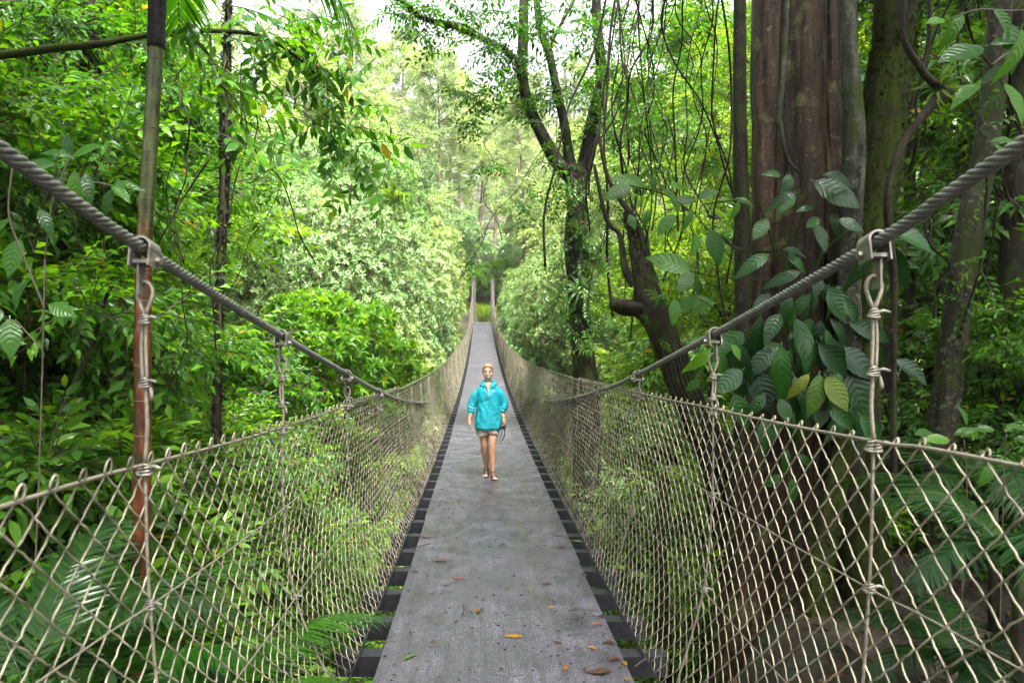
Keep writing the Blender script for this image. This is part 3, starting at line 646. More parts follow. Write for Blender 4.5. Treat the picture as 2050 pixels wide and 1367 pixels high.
#PART2
# ------------------------------------------------------------------ hero trees traced at their own distances
def pxpath(pts): return np.array([at(*p) for p in pts])       # (px, py, distance)
def stemmesh(mb, pts, wpx, n=60, sides=22, seed=0, amp=.10, m=0, nl=3):
    P = catmull(pxpath(pts), n); D = np.interp(np.linspace(0, 1, n), np.linspace(0, 1, len(pts)), [p[2] for p in pts])
    r = np.interp(np.linspace(0, 1, n), np.linspace(0, 1, len(wpx)), wpx)*.5/F*D
    g = np.random.default_rng(seed).uniform(0, 6, 6)
    def lob(a, i): return 1+amp*np.sin(a*nl+g[0]+i*.05)+amp*.6*np.sin(a*(nl+2)+g[1]-i*.09)+amp*.35*np.sin(a*9+g[2]+i*.21)+amp*.3*np.sin(i*.35+g[3]+a)+(amp*.32*np.sin(a*17+g[4]+2.5*np.sin(i*.11))*np.sin(i*.23+a*2)+amp*.22*np.abs(np.sin(a*13+g[5]+1.5*np.sin(i*.17+1)))) if sides > 18 else 1+amp*np.sin(a*nl+g[0]+i*.05)+amp*.6*np.sin(a*(nl+2)+g[1]-i*.09)+amp*.35*np.sin(a*9+g[2]+i*.21)+amp*.3*np.sin(i*.35+g[3]+a)
    mb.tube(P, r, sides, m, lobes=lob); return P, r
def local(mbs, base):
    for mb in mbs:
        for a in mb.V: a -= np.array(base)
def hero(name, label, cat, base, parts, group=None):
    e = empty(name, label, cat, base, group=group)
    for pn, mb, mt in parts:
        local([mb], base); mb.obj(pn, mt, e)
    return e
def fuzz(mb, P, r, n, l=.03, side=None, temps=None, s=(.5, 1.2)):
    k = rng.integers(2, len(P)-2, n); a = rng.uniform(0, 2*math.pi, n); u = np.stack([np.cos(a), np.sin(a), np.zeros(n)], -1)
    if side is not None: u[:, 0] = np.abs(u[:, 0])*side*.8+u[:, 0]*.2; u = norm(u)
    pos = P[k]+u*r[k][:, None]*.97+np.array([0, 0, 1])*rng.uniform(-.05, .05, (n, 1)); put_sprays(mb, pos, norm(u+rng.normal(0, .6, (n, 3))+[0, 0, -.2]), temps, *s)
TUFT = [T(np.concatenate([[[-.004, 0, 0], [.004, 0, 0], [.012*math.sin(k*2.1), .03, .012*math.cos(k*2.1)]] for k in range(5)]), np.arange(15).reshape(5, 3), None, np.repeat(np.arange(5)*.15, 3))]
M['mossleaf'] = leafmat('moss', (.012, .02, .003), (.026, .04, .004), (.06, .08, .008), trans=.3, rough=.8, spec=.2)
# fluted giant
tb = MB()
stemmesh(tb, [(1548, -900, 6.9), (1544, 0, 6.8), (1543, 350, 6.8), (1537, 700, 6.8), (1522, 1000, 6.8), (1495, 1300, 6.8), (1480, 1700, 6.8)], [54, 68, 72, 78, 92, 112, 150], 150, 72, 1, .07)
stemmesh(tb, [(1608, -900, 6.7), (1608, 0, 6.62), (1606, 300, 6.6), (1597, 600, 6.6), (1588, 1000, 6.62), (1580, 1300, 6.62), (1570, 1700, 6.6)], [66, 84, 88, 92, 96, 108, 140], 150, 72, 2, .08)
stemmesh(tb, [(1655, -900, 6.9), (1657, 0, 6.85), (1661, 300, 6.82), (1660, 600, 6.8), (1648, 1000, 6.8), (1640, 1300, 6.8), (1640, 1700, 6.75)], [50, 56, 62, 72, 84, 96, 130], 150, 72, 3, .09)
stemmesh(tb, [(1573, 0, 6.95), (1574, 500, 6.95), (1565, 1000, 6.95), (1550, 1700, 6.95)], [50, 56, 70, 90], 80, 16, 4, .08)
stemmesh(tb, [(1632, -500, 6.75), (1636, 120, 6.66), (1646, 330, 6.62), (1662, 560, 6.62), (1655, 900, 6.66), (1650, 1500, 6.66)], [18, 24, 30, 34, 36, 40], 80, 14, 5, .12)
stemmesh(tb, [(1720, 1250, 6.4), (1740, 1400, 6.1), (1790, 1560, 5.8)], [30, 60, 90], 20, 12, 6, .1)
def canopy(tb, root, lobes, n, seed):       # high crown: limbs from root to each lobe, sprays through the lobe
    r = np.random.default_rng(seed); cm = MB(); root = np.array(root, float)
    for (x, y, z, rx, rz) in lobes:
        c = np.array([x, y, z]); mid = (root+c)/2+[0, 0, .12*np.linalg.norm(c-root)]; tb.tube(catmull([root, mid, c], 12), np.linspace(.16, .04, 12), 8)
        u = norm(r.normal(0, 1, (n, 3))); P = c+u*np.array([rx, rx, rz])*r.uniform(.35, 1., (n, 1)); put_sprays(cm, P, norm(u*[1, 1, .3]+r.normal(0, .5, (n, 3))), SP_BROAD, 1., 1.7)
        for k in range(7): tb.tube(catmull([c, c+(P[k*9]-c)*.5+[0, 0, .2], P[k*9]], 6), np.linspace(.04, .01, 6), 5)
    return cm
cr = canopy(tb, (3.1, 6.8, 7.5), [(3.5, 3.5, 10.5, 3.5, 1.6), (6.5, 6.5, 10, 3.5, 1.8), (6.5, 1.5, 9.5, 3.5, 1.6), (2.6, -.5, 10, 3.2, 1.5), (9, 4, 9, 3.5, 2)], 420, 5)  # unseen crown above the frame, spread out to shade the near trunks
hero('fluted_tree', 'giant tree with reddish brown fluted trunk beside the bridge', 'tree', at(1585, 1700, 6.8), [('trunk', tb, M['bark_red']), ('crown', cr, [M['leaf_mid'], M['twig']])])
# mossy twin trunk
tb = MB(); P1, r1 = stemmesh(tb, [(1808, -700, 6.6), (1795, 0, 6.5), (1783, 130, 6.5), (1762, 320, 6.45), (1737, 500, 6.4), (1722, 700, 6.4), (1722, 950, 6.4), (1745, 1250, 6.3), (1790, 1600, 6.2)], [66, 74, 80, 84, 80, 74, 76, 90, 130], 100, 20, 11, .06)
t2 = MB(); P2, r2 = stemmesh(t2, [(1690, -700, 6.3), (1698, 0, 6.2), (1706, 160, 6.2), (1712, 300, 6.2), (1704, 420, 6.2), (1700, 600, 6.25), (1706, 850, 6.3), (1715, 1100, 6.35)], [26, 30, 34, 44, 44, 42, 40, 36], 100, 18, 12, .06)
t3 = MB(); P3, r3 = stemmesh(t3, [(1700, 830, 6.2), (1668, 1000, 6.05), (1640, 1150, 6.0), (1622, 1350, 5.95), (1600, 1600, 5.9)], [26, 44, 48, 60, 80], 50, 14, 13, .08)
ms = MB(); fuzz(ms, P1, r1, 5200, temps=TUFT, s=(.6, 1.9)); fuzz(ms, P2[40:], r2[40:], 700, temps=TUFT, s=(.5, 1.4)); fuzz(ms, P3, r3, 2000, temps=TUFT, s=(.6, 1.6))
hero('mossy_tree', 'moss covered trunk joined to a slim grey stem just right of the fluted giant', 'tree', at(1745, 1600, 6.3), [('trunk', tb, M['bark_moss']), ('stem', t2, M['bark_grey']), ('root', t3, M['bark_moss']), ('moss', ms, M['mossleaf'])])
# leaning lichen trunk
tb = MB(); stemmesh(tb, [(2030, -500, 8.4), (2003, 0, 8.2), (1985, 200, 8.1), (1962, 340, 8.1), (1935, 480, 8.), (1912, 640, 8.), (1890, 850, 8.), (1870, 1100, 8.), (1850, 1500, 8.)], [34, 40, 42, 46, 48, 50, 54, 60, 80], 80, 14, 21, .06)
hero('leaning_tree', 'slim leaning tree blotched with pale lichen near the right edge', 'tree', at(1850, 1500, 8.), [('trunk', tb, M['bark_lichen'])])
# dark slim trunks deep in the right hand forest
for k, (pts, w) in enumerate([([(1818, -100, 11), (1822, 500, 11), (1815, 900, 11), (1825, 1400, 11)], 22), ([(2052, 0, 9.5), (2035, 500, 9.4), (2012, 800, 9.4), (1990, 1400, 9.4)], 60), ([(1480, -50, 9.4), (1482, 300, 9.3), (1488, 560, 9.3), (1486, 1000, 9.3), (1500, 1500, 9.3)], 30),
                               ([(1880, 560, 10), (1902, 760, 10), (1895, 950, 10), (1905, 1400, 10)], 26), ([(1330, 950, 8.2), (1322, 1150, 8.2), (1335, 1400, 8.2)], 26), ([(1765, 650, 9), (1780, 850, 9), (1775, 1300, 9)], 34)]):
    tb = MB(); stemmesh(tb, pts, [w*.8, w, w*1.25], 50, 10, 30+k, .1)
    hero('forest_tree', ['thin dark trunk rising between the mossy tree and the leaning tree', 'thick shadowed trunk at the right edge behind the leaning tree', 'dark trunk with hanging roots just left of the fluted giant', 'crooked dark stem behind the netting below the leaning tree', 'thin mossy sapling trunk behind the right netting left of the fluted giant', 'short dark trunk standing right behind the hanger of the mossy tree'][k], 'tree trunk', pts[-1] and at(*pts[-1]), [('trunk', tb, M['bark'] if k != 4 else M['bark_moss'])], 'dark trunks in the right hand forest')
# epiphyte laden tree
tb = MB(); ED = 14
stemmesh(tb, [(1180, 1000, ED), (1172, 760, ED), (1162, 640, ED), (1155, 560, ED), (1150, 470, ED), (1152, 400, ED), (1146, 330, ED)], [60, 48, 40, 40, 38, 38, 34], 60, 16, 41, .14)
stemmesh(tb, [(1150, 360, ED), (1112, 318, ED), (1082, 265, ED), (1060, 215, ED), (1046, 160, ED), (1046, 80, ED), (1052, -150, ED)], [30, 28, 24, 22, 22, 20, 14], 60, 12, 42, .1)
stemmesh(tb, [(1146, 350, ED), (1136, 290, ED), (1126, 230, ED), (1110, 160, ED), (1098, 105, ED), (1078, 40, ED), (1066, -120, ED)], [26, 20, 18, 16, 15, 14, 10], 60, 12, 43, .1)
stemmesh(tb, [(1098, 110, ED), (1112, 70, ED), (1150, 0, ED), (1180, -80, ED)], [9, 7, 6, 5], 20, 6, 45, .05)
stemmesh(tb, [(1150, 400, ED+.2), (1172, 330, ED+.2), (1190, 240, ED+.2), (1205, 150, ED+.2), (1195, 20, ED+.2), (1200, -100, ED+.2)], [36, 32, 30, 22, 18, 14], 50, 12, 46, .12)
bough = MB(); PB, rB = stemmesh(bough, [(1046, 150, ED), (1020, 110, ED-.3), (960, 75, ED-.6), (920, 55, ED-.9), (860, 42, ED-1.2), (810, 10, ED-1.5), (760, -30, ED-1.8)], [13, 13, 12, 15, 11, 10, 7], 60, 8, 44, .15)
fuzz(bough, PB, rB, 500, temps=TUFT, s=(1.5, 4.))
lv = MB()
def leafcloud(mb, pts, n, spread, temps, smin=.8, smax=1.3, drop=-.15):
    for (px, py, D, sp) in pts:
        P = at(px, py, D)+rng.normal(0, 1, (n, 3))*np.array([sp, sp, sp*.7])*D/F; put_sprays(mb, P, norm(rng.normal(0, 1, (n, 3))*[1, 1, .4]+[0, 0, drop]), temps, smin, smax)
leafcloud(lv, [(1230, 60, 13.5, 60), (1290, 140, 13.5, 55), (1200, 170, 13.5, 40), (1350, 60, 13.5, 60), (1130, 60, 13.5, 45), (1000, 30, 13, 45), (900, 20, 12.5, 50), (960, 190, 13.4, 26), (1250, 260, 13.8, 40), (1090, 190, 13.8, 28), (1380, 180, 14, 50), (1010, 120, 13.6, 25), (820, 20, 12.5, 40), (1330, 270, 14, 40), (1200, -80, 13.5, 80), (1000, -90, 13, 90), (1300, -60, 14, 80)], 42, 1, SP_MID, .8, 1.4)
leafcloud(lv, [(930, 190, 13.4, 14), (925, 250, 13.4, 12), (985, 330, 13.6, 16), (1080, 330, 13.8, 30), (1050, 400, 13.8, 25)], 9, 1, SP_MID, .8, 1.2)
fn = MB(); 
for q_ in range(9):
    y_ = 350+q_*36; leafcloud(fn, [(1155+rng.uniform(-22, 30), y_, ED-.2, 20)], 16, 1, SP_FINE, .9, 1.7, drop=-.9)
leafcloud(fn, [(1048, 210, ED, 9), (1046, 120, ED, 8), (1190, 250, ED, 14), (1196, 180, ED, 12), (1110, 310, ED, 9)], 12, 1, SP_FINE, .6, 1.2, drop=-.9)
hero('epiphyte_tree', 'forked tree hung with ferns and bromeliads right of the walkway', 'tree', at(1180, 1000, ED), [('trunk', tb, M['bark']), ('bough', bough, M['bark_moss']), ('crown', lv, [M['leaf_mid'], M['twig']]), ('fern_growth', fn, [M['leaf_dark'], M['twig']])])
# bent dark tree with a broken stub
tb = MB(); BD = 9.2
P_, r_ = stemmesh(tb, [(1500, 1250, BD), (1440, 950, BD), (1385, 830, BD), (1345, 730, BD), (1318, 650, BD), (1296, 590, BD), (1283, 540, BD), (1272, 500, BD), (1262, 462, BD), (1250, 425, BD)], [100, 64, 50, 46, 54, 48, 34, 22, 13, 6], 70, 20, 51, .14)
stemmesh(tb, [(1310, 640, BD), (1280, 618, BD), (1250, 616, BD), (1226, 606, BD-.1)], [40, 36, 30, 22], 20, 14, 52, .12)
stemmesh(tb, [(1305, 590, BD), (1300, 540, BD), (1282, 470, BD), (1262, 430, BD), (1235, 390, BD), (1212, 340, BD), (1195, 250, BD)], [26, 18, 14, 13, 10, 8, 6], 30, 8, 53, .1)
stemmesh(tb, [(1270, 570, BD), (1252, 540, BD), (1240, 470, BD), (1215, 440, BD), (1190, 330, BD)], [22, 16, 10, 9, 6], 30, 8, 54, .1)
for k in range(7):
    x0 = 1345+k*9; stemmesh(tb, [(1325+k*7, 690, BD-.25), (x0, 780, BD-.32), (x0+45, 860, BD-.35), (x0+90+k*10, 980, BD-.35), (x0+140+k*15, 1150, BD-.35)], [8, 10, 11, 13, 16], 24, 6, 55+k, .1)
ms = MB(); fuzz(ms, P_, r_, 900, temps=TUFT, s=(.8, 2.4))
hero('bent_tree', 'bent black tree with a broken stub and rooty trunk', 'tree', at(1500, 1250, BD), [('trunk', tb, M['bark']), ('moss', ms, M['mossleaf'])])

# slim ringed palm on the left with one frond hanging into view
def stemmat():
    m, nt, out = new_mat('ringed palm stem'); L = nt.links; tc = nd(nt, 'ShaderNodeTexCoord'); sp_ = nd(nt, 'ShaderNodeSeparateXYZ'); L.new(tc.outputs['Object'], sp_.inputs[0])
    mp = nd(nt, 'ShaderNodeMapping'); mp.inputs['Scale'].default_value = (1, 1, .3); L.new(tc.outputs['Object'], mp.inputs[0])
    n1 = nd(nt, 'ShaderNodeTexNoise'); n1.inputs['Scale'].default_value = 7; n1.inputs['Detail'].default_value = 6; L.new(mp.outputs[0], n1.inputs['Vector'])
    n2 = nd(nt, 'ShaderNodeTexNoise'); n2.inputs['Scale'].default_value = 26; n2.inputs['Detail'].default_value = 6; L.new(mp.outputs[0], n2.inputs['Vector'])
    a = nd(nt, 'ShaderNodeMath', operation='MULTIPLY_ADD'); a.inputs[1].default_value = 2.0; L.new(n1.outputs[0], a.inputs[0]); L.new(sp_.outputs[2], a.inputs[2])
    mr = nd(nt, 'ShaderNodeMapRange'); mr.inputs[1].default_value = 4.2; mr.inputs[2].default_value = 5.6; L.new(a.outputs[0], mr.inputs[0])
    red = ramp(nt, n2.outputs[0], [(.3, (.018, .009, .005)), (.5, (.085, .022, .007)), (.68, (.15, .055, .015))]).outputs[0]; grn = ramp(nt, n2.outputs[0], [(.3, (.022, .022, .007)), (.5, (.05, .07, .015)), (.7, (.10, .12, .04))]).outputs[0]
    mos = ramp(nt, n1.outputs[0], [(.52, (0, 0, 0)), (.6, (.85, .85, .85))]).outputs[0]; red = mixc(nt, mos, red, (.016, .02, .006))
    p = nd(nt, 'ShaderNodeBsdfPrincipled'); p.inputs['Roughness'].default_value = .35; p.inputs['Specular IOR Level'].default_value = .3; L.new(mixc(nt, mr.outputs[0], red, grn), p.inputs['Base Color'])
    b = nd(nt, 'ShaderNodeBump'); b.inputs['Strength'].default_value = .5; b.inputs['Distance'].default_value = .01; L.new(n2.outputs[0], b.inputs['Height']); L.new(b.outputs[0], p.inputs['Normal']); L.new(p.outputs[0], out.inputs[0]); return m
M['stem'] = stemmat()
M['sheath'] = barkmat('dark palm sheath', (.012, .010, .012), (.035, .03, .034), scale=8, zs=.1, rough=.7)
M['ring'] = plain('pale ring scar', (.14, .125, .09), .7)
PD = 4.6; P = catmull(pxpath([(318, -120, PD), (312, 95, PD), (303, 250, PD), (291, 450, PD), (286, 640, PD), (285, 850, PD), (283, 1050, PD), (280, 1250, PD), (280, 1600, PD)]), 200)
Zp = lambda py: (HY-py)/F*PD
def seg(py0, py1, w, mt, r=.0):
    mb = MB(); s = (P[:, 2] <= Zp(py0)+.001) & (P[:, 2] >= Zp(py1)-.02); q = P[s]; rr = np.interp(q[:, 2], [Zp(1600), Zp(800), Zp(95), Zp(-120)], [.060, .056, .047, .044])*w
    mb.tube(q, rr*(1+.02*np.sin(np.arange(len(q))*.9)), 16); return mb
base = at(280, 1600, PD); grn, sh = seg(92, 1600, 1., None), seg(-120, 96, 1.22, None)
rg = MB()
for py in [120, 138, 156, 182, 205, 232, 258, 283, 305, 330, 354, 372, 398, 432, 460, 500, 545, 600, 660, 730, 800, 870]:
    z = Zp(py); c = np.array([np.interp(-z, -P[:, 2], P[:, 0]), PD, z]); rr = np.interp(z, [Zp(1600), Zp(800), Zp(95)], [.060, .056, .047]); a = np.linspace(0, 2*math.pi, 20); tl = rng.normal(0, .006)
    rg.tube(np.stack([c[0]+(rr+.001)*np.cos(a), c[1]+(rr+.001)*np.sin(a), c[2]+tl*np.cos(a)-.004], -1), .0022, 5)
pe = hero('ringed_palm', 'slim palm stem ringed green above and red brown below on the left', 'palm', base, [('trunk', grn, M['stem']), ('sheath', sh, M['sheath']), ('ring_scars', rg, M['ring'])])
top = P[0]-base
FR = [frond(s, 2.3, 36, .62, 1.0).mesh('palm frond', M['palm']) for s in (1, 2)]
for k, (az, el, s_) in enumerate([(-84, -31, .72), (20, 0, 1.), (100, 10, 1.), (170, 0, 1.), (-150, 0, .9), (60, 20, .9)]):
    o = bpy.data.objects.new('frond', FR[k % 2]); COL.objects.link(o); o.parent = pe; o.location = top+np.array([0, 0, -.02]); o.rotation_euler = (R(el), 0, R(az)); o.scale = (s_,)*3

# unseen trees added on the near bank so their crowns shade the camera side
for (bx, by, lobes, lab) in [(-7.5, .5, [(-4.5, 2.5, 9, 3.2, 1.6), (-7.5, 5, 9.2, 3.4, 1.8), (-3.2, -1.5, 8.8, 3., 1.5), (-9, 1, 8.5, 3.4, 2)], 'tall canopy tree added for shade off the left edge of the view'), (1.5, -9, [(0, -5.5, 8.5, 3.4, 2), (3.5, -7.5, 6.5, 3.4, 3), (-3, -7.5, 6.0, 3.2, 3), (0, -9, 4, 3.4, 3)], 'bushy tree added for shade behind the viewpoint')]:
    tb = MB(); g = float(ground(bx, by)); stp = catmull([[bx, by, g-.3], [bx+.2, by, 2], [bx, by+.2, 6]], 20); tb.tube(stp, np.linspace(.3, .18, 20), 12); cr = canopy(tb, (bx, by+.2, 5.8), lobes, 420, 9); local([tb, cr], (bx, by, g)); e = empty('shade_tree', lab, 'tree', (bx, by, g)); tb.obj('trunk', M['bark'], e); cr.obj('crown', [M['leaf_mid'], M['twig']], e)
# ------------------------------------------------------------------ faced broad leaves
BL = [leaf_hi(1., .50, .16, .3, 8), leaf_hi(1., .40, .3, .55, 8), leaf_hi(1., .56, .10, .15, 8), leaf_hi(1., .46, .45, .3, 8), leaf_hi(1., .38, .12, .7, 8)]
def face(mb, px, py, D, lpx, ang, yaw=0., k=0, nz=.45, r=None, jit=.12):
    l = lpx/F*D; a = R(ang); d = norm(np.array([math.sin(a), -.25+rng.normal(0, .12), -math.cos(a)])); u = norm(np.array([yaw+rng.normal(0, jit), -1., nz+rng.normal(0, jit)]))
    x = norm(np.cross(d, u)); z = np.cross(x, d); mb.inst(BL[k*7 % 5], (np.stack([x, d, z], -1)*l)[None], at(px, py, D)[None], np.array([rng.random()*.9 if r is None else r]))
def vinestem(mb, pts, r=.006): mb.tube(catmull(pxpath(pts), 24), r, 6, 1, rv=.4)
mb = MB()
for k, (px, py, l, a) in enumerate([(1580, 350, 62, -30), (1632, 366, 92, 60), (1652, 350, 84, 75), (1590, 388, 72, -60), (1562, 352, 44, -90), (1632, 450, 76, 2), (1680, 440, 64, 60), (1664, 428, 64, 20), (1535, 512, 66, -60), (1570, 500, 54, 80), (1640, 552, 60, -10), (1662, 576, 78, 15), (1600, 545, 64, -82),
                                     (1522, 636, 96, -8), (1560, 630, 84, -40), (1592, 640, 98, 20), (1624, 640, 96, -25), (1662, 640, 100, 40), (1702, 648, 92, 62), (1500, 690, 96, -42), (1545, 700, 80, -52), (1484, 742, 76, -60), (1565, 696, 104, 0), (1602, 712, 90, 20), (1640, 690, 88, 32), (1672, 700, 124, 47), (1700, 742, 98, 20),
                                     (1590, 756, 116, 5), (1700, 822, 96, -20), (1722, 832, 96, 30), (1530, 790, 66, -32), (1562, 800, 66, 15), (1745, 480, 96, -12), (1776, 492, 98, 22), (1784, 462, 84, 62), (1470, 790, 70, 20), (1510, 740, 84, 12), (1620, 590, 70, -40), (1580, 590, 66, -20), (1690, 600, 66, 30), (1540, 590, 70, -40), (1648, 800, 70, -30), (1480, 690, 70, 10), (1740, 560, 70, 10)]):
    face(mb, px, py, 5.95+rng.uniform(-.25, .2), l*rng.uniform(.75, 1.1), a+rng.normal(0, 8), rng.normal(0, .4), k)
for k in range(46):
    px, py = rng.normal(1615, 66), rng.uniform(600, 850)+rng.normal(0, 10); face(mb, px, py, 6.05+rng.uniform(-.2, .25), rng.uniform(42, 86), (px-1615)*.35+rng.normal(0, 22), rng.normal(0, .5), k)
for k in range(14): face(mb, rng.normal(1630, 50), rng.uniform(380, 600), 6.15+rng.uniform(-.1, .2), rng.uniform(36, 60), rng.normal(0, 50), rng.normal(0, .5), k)
for k, (px, py, l, a) in enumerate([(1560, 850, 50, -40), (1590, 840, 46, 20), (1575, 900, 44, -10), (1600, 910, 40, 50), (1560, 950, 40, -50), (1585, 960, 46, 10), (1560, 690, 50, -70)]): face(mb, px, py, 6.15, l, a, 0, k, r=.92)
for pts in ([(1600, 380, 6.3), (1575, 500, 6.25), (1560, 600, 6.2), (1590, 700, 6.2), (1600, 900, 6.25), (1570, 1100, 6.3)], [(1625, 380, 6.2), (1600, 450, 6.2), (1590, 560, 6.2)], [(1700, 460, 6.1), (1640, 520, 6.1), (1620, 640, 6.15)], [(1720, 470, 6.1), (1690, 600, 6.1), (1660, 720, 6.1)], [(1552, 505, 6.2), (1480, 498, 6.2), (1440, 470, 6.2)], [(1518, 400, 6.2), (1545, 480, 6.15), (1553, 520, 6.15)]): vinestem(mb, pts, .011)
yl = MB(); face(yl, 1640, 752, 5.7, 84, -12, .2, 0); face(yl, 1655, 756, 5.68, 76, 30, -.2, 1); face(yl, 1618, 750, 5.75, 60, -42, 0, 2)
M['yel_leaf'] = leafmat('yellowing leaf', (.03, .075, .010), (.08, .12, .014), (.16, .16, .02), trans=.25, rough=.3, veins=True)
hero('climbing_plant', 'glossy broad leaved climber spilling down the fluted giant', 'climbing plant', at(1600, 1100, 6.2), [('leaves', mb, [M['big_leaf'], M['mossleaf']]), ('yellow_leaf', yl, M['yel_leaf'])])
mb = MB()
for k, (px, py, l, a) in enumerate([(1290, 372, 100, -112), (1262, 372, 84, -60), (1340, 372, 80, 110), (1330, 380, 84, 60), (1300, 350, 60, 20), (1400, 395, 80, 115), (1390, 400, 64, -100), (1385, 420, 76, -20), (1440, 400, 60, 90), (1392, 470, 92, -14), (1424, 462, 96, 4), (1350, 430, 76, -40), (1300, 420, 70, -15), (1478, 405, 60, 0), (1470, 400, 60, 60),
                                     (1380, 540, 120, -93), (1385, 545, 96, -38), (1420, 600, 110, -98), (1430, 605, 84, -60), (1400, 590, 70, -150), (1350, 600, 70, 10), (1260, 430, 60, 10), (1440, 500, 70, 40), (1420, 700, 84, -40), (1440, 705, 90, 10), (1465, 690, 60, 50), (1400, 760, 60, -50)]):
    face(mb, px, py, 6.0+rng.uniform(-.5, .6), l*rng.uniform(.5, .78), a+rng.normal(0, 10), rng.normal(0, .4), k, r=rng.random()*.98)
for pts in ([(1553, 512, 6.2), (1480, 500, 6.1), (1420, 462, 6.), (1392, 430, 6.1), (1330, 390, 6.2), (1262, 372, 6.2)], [(1540, 560, 6.2), (1440, 555, 6.), (1380, 542, 6.)], [(1400, 430, 6.1), (1410, 410, 6.1), (1480, 400, 6.1)], [(1520, 640, 6.2), (1440, 620, 6.), (1400, 598, 6.)], [(1480, 760, 6.2), (1440, 705, 6.1)]): vinestem(mb, pts, .006)
hero('broadleaf_shrub', 'thin stemmed shrub holding large veined leaves left of the fluted giant', 'shrub', at(1553, 560, 6.2), [('leaves', mb, [M['big_lime'], M['mossleaf']])])
mb = MB()
for k, (px, py, l, a) in enumerate([(2020, 50, 130, 10), (1965, 95, 140, -75), (1985, 90, 120, 110), (2045, 60, 140, -10), (1960, 170, 100, -60), (2010, 170, 120, 30), (1890, 40, 60, -80), (1925, 30, 90, -30), (1990, 20, 90, 40), (1985, 285, 80, 90), (1990, 290, 70, 50), (2020, 130, 90, -60)]): face(mb, px, py, 3.3+rng.uniform(-.2, .3), l*.72, a, rng.normal(0, .4), k, nz=.9)
for pts in ([(2150, -20, 3.4), (2050, 20, 3.4), (1960, 20, 3.3), (1900, 40, 3.3)], [(2100, 80, 3.4), (2030, 100, 3.4), (1985, 130, 3.3)], [(2150, 300, 3.4), (2060, 280, 3.4), (1990, 290, 3.3)]): vinestem(mb, pts, .004)
hero('overhanging_branch', 'backlit broad leaves on a branch in the top right corner', 'branch', at(2150, 100, 3.4), [('leaves', mb, [M['big_lime'], M['twig']])])
mb = MB()
for k, (px, py, l, a) in enumerate([(142, 310, 46, -165), (148, 312, 62, 115), (140, 315, 60, -120), (150, 345, 64, 8), (172, 352, 60, 20), (128, 352, 50, -30), (110, 330, 60, -90), (60, 300, 60, -60), (225, 372, 60, 100), (225, 375, 50, 60), (225, 380, 56, -20), (40, 480, 80, -15), (20, 440, 70, -60), (80, 420, 60, 40), (60, 560, 70, -30), (20, 640, 80, 20), (100, 610, 60, 70)]): face(mb, px, py, 3.9+rng.uniform(-.25, .25), l, a, rng.normal(0, .4), k, nz=.9)
for pts in ([(90, 520, 3.9), (105, 400, 3.9), (125, 350, 3.9), (142, 312, 3.9)], [(110, 360, 3.9), (170, 362, 3.9), (225, 372, 3.9)], [(90, 520, 3.9), (80, 900, 3.9), (60, 1400, 3.9)], [(25, 330, 3.7), (18, 430, 3.7), (50, 520, 3.7), (90, 620, 3.7)], [(85, 700, 3.9), (30, 640, 3.9)]): vinestem(mb, pts, .005)
hero('leafy_sapling', 'slim sapling with long leaves poking above the left cable', 'sapling', at(60, 1400, 3.9), [('leaves', mb, [M['big_lime'], M['twig']])])
mb = MB()
for k, (px, py, l, a) in enumerate([(1935, 850, 44, -160), (1900, 880, 52, -95), (1912, 870, 44, 130), (2015, 855, 50, 100), (2030, 880, 44, 90), (1990, 860, 40, -100), (1870, 870, 50, -100), (1840, 880, 40, 80), (1960, 900, 50, 20), (1985, 930, 50, -30)]): face(mb, px, py, 4.6+rng.uniform(-.2, .3), l, a, rng.normal(0, .3), k, nz=1.2)
for pts in ([(1920, 1300, 4.6), (1935, 1000, 4.6), (1930, 880, 4.6)], [(2000, 1300, 4.6), (2010, 950, 4.6), (2015, 860, 4.6)], [(1930, 920, 4.6), (1890, 880, 4.6), (1840, 878, 4.6)]): vinestem(mb, pts, .004)
hero('leafy_seedling', 'young plant with oval bright leaves behind the right netting', 'plant', at(1920, 1300, 4.6), [('leaves', mb, [M['big_lime'], M['twig']])])

# ------------------------------------------------------------------ palms low down, bromeliads, lianas
def palm(label, loc, fr, group, leaf='palm', s=1., st=.5):
    o = empty('understory_palm', label, 'palm', loc, group=group)
    mb = MB(); mb.tube(np.array([[0, 0, -1.5], [0, 0, -.5], [0, 0, .02]]), [.05, .04, .03], 8); mb.obj('trunk', M['bark'], o)
    for k, (az, tilt, sc) in enumerate(fr):
        f = bpy.data.objects.new('frond', FR[k % 2]); COL.objects.link(f); f.parent = o; f.rotation_euler = (R(tilt), 0, R(az)); f.scale = (sc*s,)*3
        if leaf != 'palm': f.material_slots[0].link = 'OBJECT'; f.material_slots[0].material = M[leaf]
    return o
M['palm_dark'] = leafmat('dark palm', (.008, .026, .007), (.015, .045, .009), (.028, .07, .012), trans=.3, rough=.25)
palm('bright green feather palm behind the lower left netting', at(245, 1400, 3.9), [(-60, 35, .5), (-95, 5, .45), (-30, 15, .45), (-130, 0, .4), (30, 25, .5), (90, 0, .5), (-75, -15, .4)], 'small palms beside the bridge')
palm('shadowed feather palm in the bottom left corner', at(60, 1420, 3.4), [(-100, 20, .6), (-40, 10, .6), (0, 30, .6), (60, 10, .6), (120, 0, .6)], 'small palms beside the bridge', 'palm_dark')
palm('pale arching palm frond cluster below the left netting', at(430, 1480, 3.6), [(-70, 25, .5), (-110, 10, .5), (-30, 0, .5), (60, 10, .5)], 'small palms beside the bridge')
palm('large dark palm with broad drooping leaflets behind the right netting', at(2040, 1160, 3.9), [(70, 20, .42), (115, 0, .45), (20, 10, .6), (150, 5, .6), (-90, 0, .6), (180, 5, .6)], 'small palms beside the bridge', 'palm_dark')
